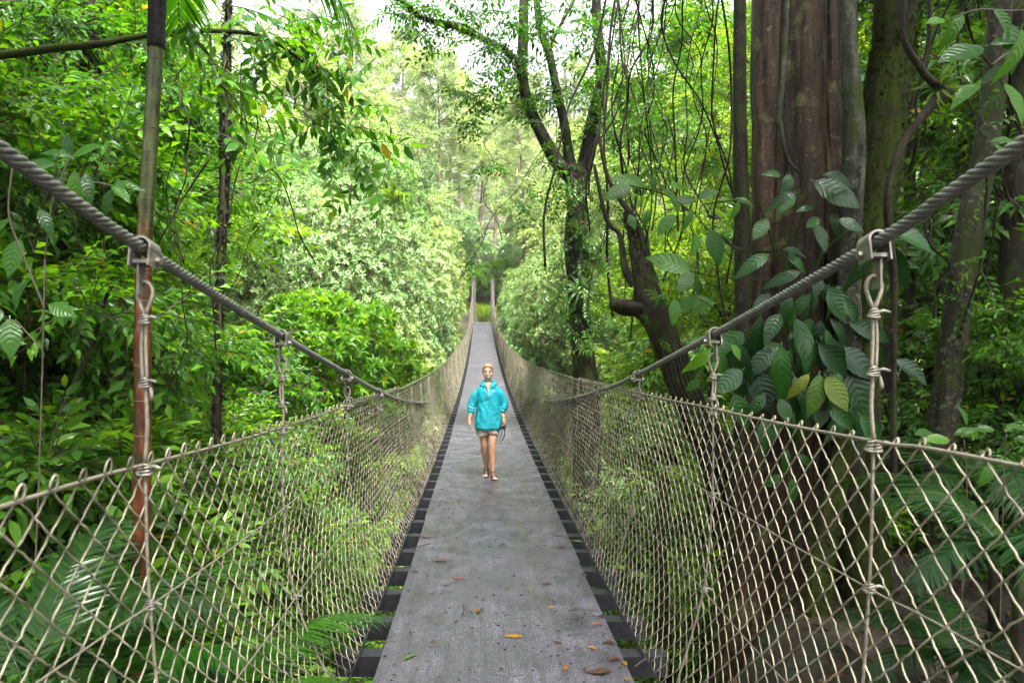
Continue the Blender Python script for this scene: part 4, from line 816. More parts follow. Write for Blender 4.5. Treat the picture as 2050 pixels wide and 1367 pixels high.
palm('dark palm low over the bank in the bottom right corner', at(1930, 1350, 4.4), [(80, 15, .4), (110, 0, .4), (40, 5, .4), (150, 5, .5), (-90, 0, .5), (-20, 0, .5)], 'small palms beside the bridge', 'palm_dark')
palm('dark palm deeper in the forest at the lower right', at(1990, 1020, 5.8), [(80, 20, .6), (110, 0, .6), (40, 5, .6), (150, 5, .7), (-90, 0, .7), (-20, 0, .6)], 'small palms beside the bridge', 'palm_dark')
RO = [rosette(s, 34, .5, .038, 1.2).mesh('rosette', M['brom']) for s in (1, 2)]+[rosette(3, 18, .42, .03, 1.4).mesh('rosette', M['brom'])]
bspots = [((1160, 585, 13.7), 1.35, 'large strap leaved bromeliad halfway up the epiphyte tree', (60, 0)), ((1150, 470, 13.6), 1.0, 'bromeliad clump below the fork of the epiphyte tree', (50, 20)), ((1185, 520, 13.7), .9, 'drooping bromeliad on the right flank of the epiphyte tree', (80, 30)), ((1140, 640, 13.6), .7, 'small bromeliad low on the epiphyte tree', (50, -30)), ((1100, 300, 13.7), .7, 'small bromeliad on the left fork of the epiphyte tree', (20, -20)),
          ((1196, 230, 13.9), 1.1, 'bromeliad on the right stem of the epiphyte tree', (20, 20)), ((1130, 400, 13.6), .9, 'tangled bromeliad at the fork of the epiphyte tree', (30, -10)), ((1040, 215, 13.7), .6, 'tiny bromeliad on the left stem of the epiphyte tree', (30, -30)), ((1890, 180, 5.), .75, 'spiky yellow green bromeliad on the forked liana', (40, 60)), ((1175, 700, 13.7), .8, 'fern like tuft at the base of the epiphyte tree', (50, 20)),
          ((1310, 600, 8.8), .55, 'small strap leaved plant on the bent tree', (40, 20)), ((1290, 640, 8.8), .4, 'tiny strap leaved plant by the broken stub', (60, -20)), ((790, 405, 27), 2.8, 'reddish bromeliad cluster among the pale trees', (20, 0)), ((465, 175, 10.), .9, 'hanging bromeliad on the dark left trunk', (70, 30)), ((190, 110, 11.), .9, 'shaggy bromeliad high on the far left trunk', (40, 30)), ((925, 60, 13.), .5, 'small bromeliad under the mossy bough', (120, 0)), ((1305, 290, 12), .7, 'dark hanging bromeliad among the lianas', (150, 0))]
for k, (p, s_, lab, (rx, ry)) in enumerate(bspots):
    o = bpy.data.objects.new('bromeliad', RO[k % 3]); COL.objects.link(o); o.location = at(*p); o.rotation_euler = (R(rx), R(ry), k*1.3); o.scale = (s_,)*3; tag(o, lab, 'bromeliad', 'bromeliads growing on the trees')
# forked liana on the right
mb = MB(); stemmesh(mb, [(1790, 1000, 5.2), (1788, 720, 5.1), (1790, 560, 5.05), (1776, 420, 5.), (1790, 330, 5.), (1822, 265, 5.), (1862, 215, 5.), (1897, 180, 5.)], [12, 13, 13, 13, 15, 14, 18, 26], 60, 9, 71, .12)
stemmesh(mb, [(1897, 184, 5.), (1862, 160, 5.), (1840, 132, 5.), (1815, 90, 5.), (1808, 40, 5.), (1818, -60, 5.)], [20, 14, 15, 12, 11, 10], 30, 9, 72, .1)
stemmesh(mb, [(1846, 140, 5.), (1858, 95, 5.), (1862, 40, 5.), (1860, -60, 5.)], [10, 9, 9, 8], 24, 8, 73, .1)
tag(mb.obj('forked_liana', M['bark']), 'dark twisted liana forking right of the mossy tree', 'liana')
mb = MB(); stemmesh(mb, [(1578, -60, 6.2), (1572, 60, 6.2), (1568, 150, 6.2), (1560, 230, 6.2), (1566, 270, 6.2), (1578, 320, 6.2), (1600, 345, 6.2)], [11, 11, 10, 11, 9, 7, 5], 40, 8, 74, .08)
tag(mb.obj('climbing_root', M['bark_grey']), 'pale crooked climbing root on the fluted giant', 'root')
mb = MB(); PBm, rBm = stemmesh(mb, [(-80, 118, 6.5), (40, 106, 6.5), (110, 96, 6.5), (200, 88, 6.5), (300, 70, 6.6), (400, 62, 6.7), (520, 72, 6.9), (600, 120, 7.), (660, 180, 7.1), (720, 240, 7.2)], [18, 17, 15, 14, 11, 9, 8, 6, 5, 3], 80, 9, 75, .1)
stemmesh(mb, [(330, 68, 6.6), (400, 90, 6.6), (440, 150, 6.6), (470, 220, 6.6), (520, 265, 6.6)], [8, 7, 5, 4, 3], 30, 6, 76, .1); stemmesh(mb, [(420, 70, 6.7), (430, 150, 6.6), (480, 210, 6.6), (482, 250, 6.6)], [5, 4, 4, 3], 20, 6, 77, .1)
lf = MB()
for px, py, D, n in [(380, 50, 6.7, 7), (450, 40, 6.8, 8), (520, 60, 6.9, 8), (580, 110, 7., 9), (620, 150, 7., 9), (660, 200, 7.1, 8), (700, 240, 7.2, 7), (720, 300, 7.2, 5), (500, 130, 6.8, 6), (440, 160, 6.6, 5), (560, 40, 7., 8), (640, 60, 7., 8), (470, 250, 6.6, 5), (520, 280, 6.6, 5), (610, 240, 7., 6), (690, 170, 7., 5), (705, 330, 7.2, 3)]:
    P = at(px, py, D)+rng.normal(0, .16, (n, 3)); put_sprays(lf, P, norm(rng.normal(0, 1, (n, 3))*[1, .6, .5]+[.5, 0, -.5]), SP_NEAR, .7, 1.05)
hero('mossy_branch', 'long mossy branch reaching across the upper left', 'branch', at(-80, 118, 6.5), [('limb', mb, M['bark_moss']), ('leaves', lf, [M['leaf_mid'], M['twig']])])
# dark epiphyte trunks on the left
for k, (pts, w, lab) in enumerate([([(195, -200, 11), (185, 60, 11), (182, 200, 11), (176, 400, 11), (185, 700, 11), (190, 1300, 11)], [34, 36, 40, 34, 38, 50], 'shaggy dark trunk behind the mossy branch at upper left'), ([(462, -150, 10), (455, 60, 10), (452, 200, 10), (448, 400, 10), (440, 600, 10), (436, 800, 10), (430, 1300, 10)], [12, 14, 22, 17, 15, 18, 30], 'dark trunk right of the ringed palm'), ([(118, 420, 9), (122, 600, 9), (118, 750, 9), (110, 1300, 9)], [30, 34, 36, 50], 'short black trunk low behind the left cable'), ([(60, 1000, 7), (110, 850, 7), (180, 700, 7), (215, 590, 7), (240, 560, 7)], [14, 12, 9, 7, 5], 'slanting bare sapling behind the left hanger')]):
    tb = MB(); P_, r_ = stemmesh(tb, pts, w, 70, 12, 80+k, .14)
    if k < 2: fuzz(tb, P_, r_, 900, temps=TUFT, s=(1.5, 4.))
    hero('forest_tree', lab, 'tree trunk', at(*pts[-1]) if k < 3 else at(*pts[0]), [('trunk', tb, M['bark'])], 'dark trunks in the left hand forest')
# thin lianas tangled right of the epiphyte tree and in the forest
lr = np.random.default_rng(77)
LZ = [((1200, 1480), (-20, 700), (8.5, 12), 34, 'thin liana in the tangle between the epiphyte tree and the fluted giant'), ((1780, 2040), (150, 900), (7.5, 11), 16, 'thin liana hanging in the shadowed forest right of the mossy tree'), ((20, 560), (150, 850), (6.5, 10), 14, 'thin bare twig or liana in the left hand forest'), ((960, 1140), (150, 500), (13, 15), 3, 'thin hanging liana left of the epiphyte tree')]
for (xr, yr, dr, n, lab) in LZ:
    for k in range(n):
        D = lr.uniform(*dr); x = lr.uniform(*xr); y = lr.uniform(-110, -30) if (n > 15 and k % 4) else lr.uniform(yr[0], yr[1]*.5); ln = lr.uniform(400, 760) if y < -25 else lr.uniform(200, 520); dx = lr.normal(0, 70); pts = []
        for t in np.linspace(0, 1, 7): pts.append((x+dx*t+lr.normal(0, 9)+20*math.sin(t*5+k), y+ln*t, D+lr.normal(0, .1)))
        mb = MB(); w = lr.uniform(1.6, 5.5) if n > 8 else 1.6; dx = dx if n > 8 else dx*.2; stemmesh(mb, pts, [w, w*.8, w], 36, 5, 100+k, .1)
        if k % 3 == 0:
            q = catmull(pxpath(pts), 30); put_sprays(mb, q[rng.integers(3, 29, 6)], norm(rng.normal(0, 1, (6, 3))+[0, 0, -.3]), [T(t.V, t.F, t.m+1, t.rv) for t in SP_MID[:2]], .6, 1.)
        tag(mb.obj('liana', [M['liana'], M['leaf_mid'], M['twig']]), lab, 'liana', lab.replace('thin', 'thin')[:60])

# ------------------------------------------------------------------ forest: real trees, each its own object
def top_at(key_h, x, y, ztop): return (ztop-float(ground(x, y)))/key_h
HGT = dict(broadA=9.5, broadB=8.5, fineA=10.5, nearA=4.8, nearB=3.6, shrubA=3.4, farB=11.5, lumpA=8, lumpB=6, bushA=2.6, pineA=24, pineB=20, airy=15.5)
RAD = dict(broadA=4.3, broadB=3.9, fineA=4.1, nearA=2.9, nearB=2.5, shrubA=2.9, farB=4.6, lumpA=3.6, lumpB=3.0, bushA=2.0, pineA=2, pineB=2, airy=5)
def put(key, x, y, ztop, name, label, cat, group, rz=None, leaf=None, s=None, gap=1.35):
    g = float(ground(x, y)); s0 = (ztop-g)/HGT[key] if s is None else s
    if s is None: s0 = min(s0, 1.15 if key[:4] == 'near' else 1.3); s0 = max(s0, .45)
    if y < 56:
        r = RAD[key]*s0; d = x-XC
        if abs(d) < gap+r: x = XC+math.copysign(gap+r, d)
    z = ztop-HGT[key]*s0
    return plant(key, name, label, cat, (x, y, z), rng.uniform(0, 6.28) if rz is None else rz, s0, group, leaf=leaf)
GL, GR, GF = 'forest trees on the left of the bridge', 'forest trees on the right of the bridge', 'pale trees and shrubs of the far bank'
for (k, x, y, z, lab, lf_) in [
    ('broadA', -5.6, 8.0, 2.6, 'leafy tree right of the ringed palm behind the left cable', None), ('broadB', -7.2, 10.5, 5.4, 'tall leafy tree in the upper left', None), ('broadA', -8.3, 14.5, 7.5, 'tall tree rising behind the dark trunk right of the ringed palm', None),
    ('fineA', -9.8, 18.5, 10, 'fine leaved tall tree at the edge of the pale bank', None), ('broadB', -11.5, 12, 8, 'dense tree in the far upper left corner', 'leaf_dark'), ('broadA', -14.5, 19, 11, 'tall tree deep in the upper left', None), ('broadB', -6.4, 13.5, -.2, 'low bright tree below the left cable near the pale bank', 'leaf_lime'),
    ('broadA', -12, 26, 11, 'tall yellow green tree deep behind the left forest', 'leaf_lime'), ('nearA', -5.4, 7.6, .6, 'bushy young tree behind the left hanger', None), ('nearB', -4.2, 6.0, -1.2, 'dark leaved shrub behind the lower left netting', None), ('nearA', -6.8, 5.9, 1.6, 'leafy young tree at the left edge', 'leaf_dark'),
    ('nearA', -3.7, 7.2, -1.5, 'low leafy shrub seen through the left netting', None), ('nearB', -2.9, 6.6, -2.6, 'small shrub low beside the left netting', 'leaf_lime'), ('shrubA', -3.3, 9.5, -2.0, 'bright lime shrub seen through the left netting', None), ('shrubA', -4.7, 12, -1.6, 'lime shrub beyond the third left hanger', None),
    ('broadB', -4.9, 16, -.9, 'bright tree just above the left handrail', 'leaf_lime'), ('shrubA', -2.8, 13, -3.0, 'low lime shrub beside the left netting mid span', None), ('nearA', -7.4, 6.8, 3.2, 'leafy tree behind the far left trunk', None), ('broadB', -9, 8.6, 5.2, 'broad tree at the left edge of the view', None), ('broadA', -17, 14, 10, 'tall tree beyond the left edge', 'leaf_dark'),
    ('broadA', -12, 6, 9, 'canopy tree overhanging from the upper left', 'leaf_mid'), ('nearB', -3.2, 4.6, -2.7, 'small dark shrub below the left netting', None)]:
    put(k, x, y, z, 'forest_tree' if k[0] in 'bf' else 'shrub', lab, 'tree' if k[0] in 'bf' else 'shrub', GL, leaf=lf_)
for (k, x, y, z, lab, lf_) in [
    ('broadB', 10.4, 11, 5.2, 'leafy tree at the right edge behind the leaning tree', None), ('broadA', 8.4, 13, 7.5, 'tall forest tree behind the mossy tree', 'leaf_dark'), ('broadB', 12, 12, 8, 'tall tree in the upper right corner', None), ('broadA', 11.5, 17, 10, 'tall tree deep in the upper right forest', None),
    ('fineA', 7.2, 19, 9, 'fine leaved backlit tree left of the fluted giant', None), ('broadB', 5.0, 21, 6.0, 'bright backlit tree behind the epiphyte tree', 'leaf_lime'), ('broadA', 9.8, 26, 12, 'tall lime tree behind the liana tangle', 'leaf_lime'), ('fineA', 13, 30, 14, 'tall backlit tree far right of the epiphyte tree', None),
    ('shrubA', 3.4, 12.5, -2.2, 'bright shrub seen through the right netting', None), ('shrubA', 4.6, 10.4, -1.2, 'lime shrub below the liana tangle', None), ('nearA', 6.2, 8.6, .2, 'leafy shrub right of the bent tree', None), ('nearB', 5.6, 6.8, -.9, 'dark shrub at the foot of the mossy tree', None),
    ('nearB', 5.2, 5.2, -1.3, 'dark leaved shrub behind the right netting', None), ('nearA', 8.0, 7.5, .8, 'young tree behind the right cable', 'leaf_dark'), ('nearA', 9.6, 8.5, 2.3, 'leafy young tree at the right edge', None), ('shrubA', 2.9, 8.8, -3.2, 'low bright shrub under the right netting', None), ('shrubA', 4.0, 15.5, -1.6, 'shrub behind the foot of the epiphyte tree', 'leaf_blue'),
    ('shrubA', 5.8, 13, -.6, 'lime shrub behind the bent tree', None), ('broadB', 6.6, 16, 2.2, 'bright young tree behind the bent tree', 'leaf_lime'), ('broadA', 15.5, 15, 10, 'tall dark tree beyond the right edge', 'leaf_dark'), ('broadA', 13, 6, 9, 'canopy tree overhanging from the upper right', 'leaf_mid'), ('nearB', 3.6, 7.6, -2.6, 'small shrub below the right netting', 'leaf_lime'), ('broadB', 10.5, 10.5, 2.0, 'shadowed bushy tree behind the leaning tree', 'leaf_dark')]:
    put(k, x, y, z, 'forest_tree' if k[0] in 'bf' else 'shrub', lab, 'tree' if k[0] in 'bf' else 'shrub', GR, leaf=lf_)
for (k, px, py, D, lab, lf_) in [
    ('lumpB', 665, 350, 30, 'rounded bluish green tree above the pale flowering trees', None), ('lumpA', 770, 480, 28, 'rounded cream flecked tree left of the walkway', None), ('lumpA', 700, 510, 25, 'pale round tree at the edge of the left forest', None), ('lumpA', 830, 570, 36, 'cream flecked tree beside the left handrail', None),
    ('lumpA', 620, 400, 34, 'pale rounded tree left of the bluish tree', None), ('bushA', 690, 640, 17, 'bright shrub over the end of the left cable', None), ('lumpA', 800, 640, 25, 'pale low tree above the left handrail', 'leaf_far_lit'), ('lumpB', 880, 480, 45, 'yellow green bush left of the tower posts', 'leaf_far_lit'), ('lumpA', 860, 600, 42, 'leafy bush just left of the netting at the far end', 'leaf_far_lit'),
    ('lumpB', 905, 560, 52, 'bush beside the left tower post', 'leaf_far_lit'), ('lumpB', 1060, 580, 42, 'bluish bush right of the right tower post', None), ('lumpB', 1030, 640, 38, 'bluish leafy bush above the right handrail', None), ('lumpB', 1110, 640, 33, 'bushy green tree left of the epiphyte trunk', None), ('lumpA', 1120, 540, 44, 'green bush behind the epiphyte trunk', 'leaf_far_lit'),
    ('lumpB', 1010, 570, 55, 'bush right behind the right tower post', None), ('lumpA', 1230, 560, 32, 'bright bush behind the bent tree', 'leaf_far_lit'), ('lumpA', 1360, 520, 34, 'bright bush behind the liana tangle', 'leaf_far_lit'), ('lumpA', 1440, 430, 38, 'pale bush left of the fluted giant', 'leaf_far_lit'), ('farB', 1300, 250, 42, 'tall lime tree behind the liana tangle far off', None),
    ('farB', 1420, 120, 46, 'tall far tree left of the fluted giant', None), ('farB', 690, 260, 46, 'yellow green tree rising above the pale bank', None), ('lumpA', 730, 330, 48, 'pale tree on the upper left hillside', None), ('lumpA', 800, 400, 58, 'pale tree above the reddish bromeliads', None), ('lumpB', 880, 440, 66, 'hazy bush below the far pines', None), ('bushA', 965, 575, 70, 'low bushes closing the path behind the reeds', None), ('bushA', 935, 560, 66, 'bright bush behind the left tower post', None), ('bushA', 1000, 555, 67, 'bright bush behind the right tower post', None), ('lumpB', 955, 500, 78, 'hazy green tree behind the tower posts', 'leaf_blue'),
    ('lumpB', 1045, 500, 70, 'hazy tree right of the tower posts', 'leaf_blue'), ('lumpA', 1110, 400, 62, 'bright hazy tree left of the epiphyte fork', 'leaf_far_lit'), ('farB', 600, 180, 40, 'tall pale tree behind the drooping branch', 'leaf_far_lit'), ('farB', 1180, 340, 50, 'far bright tree behind the epiphyte fork', None), ('lumpA', 560, 480, 30, 'pale tree glimpsed through the left forest', 'leaf_far_lit'), ('lumpA', 1560, 500, 40, 'pale tree behind the fluted giant', 'leaf_far_lit')]:
    p = at(px, py-{'l': 60*30/D, 'f': 100, 'b': 45}[k[0]]*.6, D); put(k, p[0], D, p[2], 'shrub' if k[0] == 'b' else 'hillside_tree', lab, 'tree', GF, leaf=lf_ or ('leaf_far_lit' if k == 'farB' else None))
for q_, (x, y, z, lab) in enumerate([(-3.6, 11, -3.6, 'bright low shrub under the left netting near the woman'), (-4.4, 15.5, -3.4, 'bright low shrub beyond the left netting past the woman'), (-4.2, 20, -2.6, 'bright shrub beside the far half of the left netting'), (3.8, 11, -3.7, 'bright low shrub under the right netting near the woman'), (4.2, 14.5, -3.5, 'bright low shrub beyond the right netting past the woman'), (4.4, 19, -2.8, 'bright shrub beside the far half of the right netting'), (3.4, 7.2, -4.2, 'low bright shrub under the near right netting'), (-3.4, 7.8, -4.3, 'low bright shrub under the near left netting')]):
    put('shrubA', x, y, z, 'shrub', lab, 'shrub', 'low shrubs seen through the netting', leaf='leaf_lime')
for q_, (x, y, z, lab) in enumerate([(-.8, 6.2, -3.8, 'leafy bush glimpsed under the nearest beams on the left'), (1.4, 7.5, -4.0, 'leafy bush glimpsed under the beams on the right'), (-.6, 10.5, -4.2, 'leafy bush glimpsed under the beams below the woman'), (.9, 14, -4.2, 'leafy bush glimpsed under the beams past the woman')]):
    put('shrubA', x, y, z, 'shrub', lab, 'shrub', 'bushes growing under the bridge', leaf='leaf_lime', gap=-99, s=.8)
put('airy', at(770, 90, 52)[0], 52, at(770, 60, 52)[2], 'airy_tree', 'slender curving tree with airy yellow green crown against the sky', 'tree', GF, leaf='leaf_far_lit')
put('airy', at(850, 90, 64)[0], 64, at(690, 90, 64)[2], 'airy_tree', 'second airy tree farther up the left hillside', 'tree', GF, rz=2., leaf='leaf_far_lit')
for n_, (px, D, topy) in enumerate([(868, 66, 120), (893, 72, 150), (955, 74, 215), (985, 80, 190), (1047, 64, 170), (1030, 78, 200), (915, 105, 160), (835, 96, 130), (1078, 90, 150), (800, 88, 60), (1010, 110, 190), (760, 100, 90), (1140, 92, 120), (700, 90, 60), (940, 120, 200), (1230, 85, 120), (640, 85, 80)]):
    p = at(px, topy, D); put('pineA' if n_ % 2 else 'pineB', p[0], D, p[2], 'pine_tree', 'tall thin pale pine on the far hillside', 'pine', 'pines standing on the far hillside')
# grass tuft between the tower posts
mb = MB(); n = 420; P = np.stack([rng.normal(.2, .55, n), rng.uniform(60.2, 62.6, n), np.zeros(n)], -1); P[:, 2] = ground(P[:, 0], P[:, 1])-.05
mb.inst(strap(1., .03, .6, 5, 1.3), frames(np.stack([rng.normal(0, 1, n), rng.normal(0, 1, n), np.zeros(n)], -1), jit=.1)*rng.uniform(1.2, 2.3, n)[:, None, None], P)
local([mb], (.2, 61.4, float(ground(.2, 61.4)))); o = mb.obj('reed_clump', M['brom']); o.location = (.2, 61.4, float(ground(.2, 61.4))); tag(o, 'tall reed clump on the path between the tower posts', 'reeds')
#PART3
# ------------------------------------------------------------------ the walking woman and her camera
M['skin'] = plain('skin', (.52, .32, .225), .5, 0, .08, 12.); M['skin_leg'] = plain('tanned skin', (.40, .215, .13), .45, 0, .08, 12.)
M['jacket'] = plain('teal nylon', (.0, .22, .28), .6, 0, .12, 5., c2=(.0, .29, .35)); M['shorts'] = plain('beige cotton', (.29, .262, .21), .85, 0, .1, 20.)
M['hair'] = plain('dark blond hair', (.20, .125, .06), .6, 0, .35, 40., c2=(.38, .25, .13)); M['black'] = plain('black plastic', (.012, .012, .014), .4, 0, .1); M['white'] = plain('teeth', (.75, .72, .66), .35, 0, .03)
M['lip'] = plain('lips', (.42, .13, .11), .45, 0, .05); M['band'] = plain('green band', (.16, .42, .05), .5, 0, .05); M['sole'] = plain('dark rubber sole', (.03, .022, .02), .8, 0, .2); M['strap'] = plain('woven strap', (.045, .035, .035), .8, 0, .3, 60.); M['eye'] = plain('dark eye', (.02, .015, .012), .2, 0, .1)
PX_ = .112; PY_ = 10.1; PO = np.array([PX_, PY_, float(zd(PY_))+.004])
def voxel(mb, name, mat, vs, smooth=2, parent=None, disp=None):
    o = mb.obj(name, mat, parent)
    m = o.modifiers.new('r', 'REMESH'); m.mode = 'VOXEL'; m.voxel_size = vs; m.use_smooth_shade = True
    if smooth: s = o.modifiers.new('s', 'SMOOTH'); s.factor = .6; s.iterations = smooth
    dg = bpy.context.evaluated_depsgraph_get(); dg.update(); me = bpy.data.meshes.new_from_object(o.evaluated_get(dg)); o.modifiers.clear(); old = o.data; o.data = me; bpy.data.meshes.remove(old)
    if not me.materials: me.materials.append(mat)
    if disp:
        n = len(me.vertices); co = np.empty(n*3, np.float32); no = np.empty(n*3, np.float32); me.vertices.foreach_get('co', co); me.vertex_normals.foreach_get('vector', no)
        co = co.reshape(-1, 3); no = no.reshape(-1, 3); d = np.array([disp(*c) for c in co]); co += no*d[:, None]; me.vertices.foreach_set('co', co.ravel()); me.update()
    return o
def loft(mb, secs, sides=24, m=0, e=2.0):       # secs: (x, y, z, rx, ry)
    a = np.arange(sides)*2*math.pi/sides; V = []
    for x, y, z, rx, ry in secs:
        c, s = np.cos(a), np.sin(a); V.append(np.stack([x+rx*np.sign(c)*np.abs(c)**(2/e), y+ry*np.sign(s)*np.abs(s)**(2/e), np.full(sides, z)], -1))
    n = len(secs); V = np.concatenate(V+[np.array([[secs[0][0], secs[0][1], secs[0][2]], [secs[-1][0], secs[-1][1], secs[-1][2]]])])
    i, j = np.meshgrid(np.arange(n-1), np.arange(sides), indexing='ij'); j2 = (j+1) % sides; F4 = np.stack([i*sides+j, i*sides+j2, (i+1)*sides+j2, (i+1)*sides+j], -1).reshape(-1, 4)
    k = np.arange(sides); k2 = (k+1) % sides; F3 = np.concatenate([np.stack([k2, k, np.full(sides, n*sides)], -1), np.stack([(n-1)*sides+k, (n-1)*sides+k2, np.full(sides, n*sides+1)], -1)])
    mb.add(V, F4, F3, m)
def limb(mb, pts, rs, n=20, sides=14): 
    P = catmull(np.array(pts, float), n); r = np.interp(np.linspace(0, len(pts)-1, n), np.arange(len(pts)), rs); mb.tube(P, r, sides)
pe = empty('person', 'smiling woman in a teal anorak and beige shorts walking along the deck', 'person', PO)
body = MB()
HX = -.012
loft(body, [(HX, -.005, 1.445, .030, .03), (HX, -.030, 1.450, .036, .042), (HX, -.022, 1.470, .052, .068), (HX, -.010, 1.50, .064, .084), (HX, -.002, 1.535, .071, .090), (HX, .002, 1.57, .074, .093), (HX, .004, 1.60, .073, .092), (HX, .006, 1.63, .064, .080), (HX, .008, 1.652, .044, .056), (HX, .008, 1.662, .015, .02)])
limb(body, [(HX, .02, 1.50), (HX, .022, 1.43), (HX-.002, .025, 1.36)], [.052, .050, .062])                       # neck
limb(body, [(HX, -.082, 1.575), (HX, -.096, 1.55), (HX, -.108, 1.527), (HX, -.088, 1.516)], [.009, .011, .015, .012], 10, 8)    # nose
for s in (-1, 1):
    limb(body, [(HX+s*.073, .012, 1.575), (HX+s*.080, .018, 1.56), (HX+s*.074, .010, 1.525)], [.010, .014, .008], 8, 8)
    limb(body, [(HX+s*.040, -.068, 1.535), (HX+s*.044, -.066, 1.52)], [.022, .020], 5, 8)                        # cheeks
limb(body, [(HX, -.052, 1.462), (HX, -.064, 1.456)], [.024, .017], 5, 8)
loft(body, [(-.01, .02, .70, .14, .10), (-.01, .02, .82, .155, .11), (-.008, .02, 1.0, .125, .095), (-.006, .02, 1.18, .14, .10), (-.006, .02, 1.28, .11, .085), (-.006, .02, 1.36, .06, .055)])
# arms: shoulder, elbow, wrist
A = {-1: [(-.150, .02, 1.22), (-.232, .03, 1.06), (-.262, -.02, .93), (-.283, -.045, .865)], 1: [(.14, .02, 1.22), (.212, .05, 1.08), (.205, .02, .95), (.222, -.02, .885)]}
for s in (-1, 1): limb(body, A[s], [.048, .040, .035, .023], 24)
def hand(mb, w, d, side, curl, spread=.35):
    w = np.array(w); d = norm(np.array(d, float)); fwd = np.array([0, -1., 0]); across = norm(np.cross(d, [side*1., 0, 0])); palm_n = norm(np.cross(across, d))
    mb.tube(np.array([w-d*.03, w, w+d*.035, w+d*.075, w+d*.088]), [.023, .023, .029, .031, .022], 12)
    for k, (off, ln) in enumerate([(-.028, .066), (-.0095, .078), (.0095, .073), (.027, .056)]):
        b = w+d*.075+across*off; dd = norm(d+across*off*spread*6); c = curl*(1+.15*k); n1 = dd; n2 = norm(dd*math.cos(c)+palm_n*math.sin(c)); n3 = norm(dd*math.cos(c*1.9)+palm_n*math.sin(c*1.9))
        mb.tube(catmull([b, b+n1*ln*.42, b+n1*ln*.42+n2*ln*.32, b+n1*ln*.42+n2*ln*.32+n3*ln*.28], 10), np.linspace(.0098, .0075, 10), 8)
    b = w+d*.022-across*.022; t1 = norm(d*.75-across*.75+palm_n*.35); mb.tube(catmull([b, b+t1*.035, b+t1*.035+norm(t1+d)*.032], 7), np.linspace(.0125, .0085, 7), 8)
hand(body, (-.283, -.045, .862), (.03, -.12, -1), 1, .28, .55)
hand(body, (.222, -.02, .882), (.04, -.22, -1), -1, .75, .1)
# legs, mid stride: her left foot (image right) is in front
LEG = {-1: [(-.085, .03, .80), (-.080, .03, .66), (-.062, .015, .50), (-.056, .06, .37), (-.030, .13, .14), (-.026, .145, .075)], 1: [(.065, .02, .80), (.062, -.01, .66), (.055, -.06, .50), (.050, -.05, .37), (.062, -.055, .13), (.066, -.06, .065)]}
for s in (-1, 1): limb(body, LEG[s], [.088, .078, .053, .058, .033, .036], 34, 16)
def foot(mb, a, yaw, pitch):
    c, s = math.cos(yaw), math.sin(yaw)
    def tr(x, y, z): z2 = z+max(0, y+.05)*0+(-y)*math.tan(pitch)*(-1); return (a[0]+x*c+y*s, a[1]-x*s*-1*0+y*c-x*s, z2)
    pts = [tr(0, .045, .045), tr(0, 0, .050), tr(0, -.07, .040), tr(.0, -.13, .028)]
    mb.tube(catmull(pts, 12), np.interp(np.linspace(0, 1, 12), [0, .4, .75, 1], [.026, .030, .026, .016]), 12)
    mb.tube(np.array([tr(-.022, -.10, .022), tr(.022, -.10, .022)]), .018, 8)
    for k, (x, l, r) in enumerate([(-.030, .030, .0125), (-.012, .034, .0095), (.003, .030, .009), (.017, .024, .0085), (.029, .018, .008)]):
        q = x*(1 if yaw < 0 else -1)*-1; mb.tube(np.array([tr(q, -.115, .020), tr(q, -.135-l*.5, .018), tr(q, -.14-l, .015)]), [r, r, r*.7], 8)
    return tr
FT = {-1: ((-.028, .14), .10, 0.), 1: ((.070, -.075), -.14, 0.)}
TR = {s: foot(body, *FT[s]) for s in (-1, 1)}
bo = voxel(body, 'body', M['skin_leg'], .0052, 3, pe)
bo.data.materials.append(M['skin']); n_ = len(bo.data.polygons); mi = np.zeros(n_, np.int32); ce_ = np.empty(n_*3, np.float32); bo.data.polygons.foreach_get('center', ce_); mi[ce_.reshape(-1, 3)[:, 2] > 1.38] = 1; bo.data.polygons.foreach_set('material_index', mi)
# clothing
jk = MB()
loft(jk, [(.0, .02, .705, .188, .135), (-.002, .018, .72, .202, .15), (-.004, .018, .80, .196, .148), (-.006, .018, .92, .178, .138), (-.006, .018, 1.05, .166, .13), (-.006, .018, 1.18, .166, .128), (-.006, .018, 1.26, .166, .120), (-.006, .02, 1.315, .140, .104), (-.006, .022, 1.36, .100, .084), (-.006, .022, 1.40, .078, .074)], 32, e=2.3)
limb(jk, [(-.112, .02, 1.295), (-.180, .025, 1.225), (-.240, .03, 1.10), (-.258, .02, 1.035), (-.256, -.005, .985), (-.262, -.012, .955)], [.058, .062, .062, .064, .056, .042], 26, 18)
limb(jk, [(.105, .02, 1.30), (.166, .03, 1.235), (.214, .045, 1.13), (.232, .05, 1.07), (.216, .03, 1.01), (.209, .02, .985)], [.058, .062, .062, .062, .054, .042], 26, 18)
for s, c in ((-1, (-.262, -.012, .955)), (1, (.209, .02, .985))):
    a = np.linspace(0, 2*math.pi, 15)[:-1]; jk.tube(np.array([[c[0], c[1], c[2]+.022], [c[0]-.0, c[1]-.004, c[2]-.018]]), .047, 14)
def wr(x, y, z):
    v = fbm(x*9+z*2, y*7, z*2.4-x*3, 2)*.017+fbm(x*16+z*9, y*12, z*7, 2)*.006-max(0, 1-abs(fbm(x*7-z*3, y*6, z*2.2+x*4, 2))*3.)**2*.007+.003
    if abs(x+.005) > .205 and z > .93 and z < 1.08: v += .005*math.sin(z*140+x*40)
    if z < .735: v -= .004
    return v
voxel(jk, 'jacket', M['jacket'], .0085, 2, pe, wr)
hd = MB(); a = np.linspace(-.62*math.pi+math.pi/2+math.pi*.0, 0, 2)
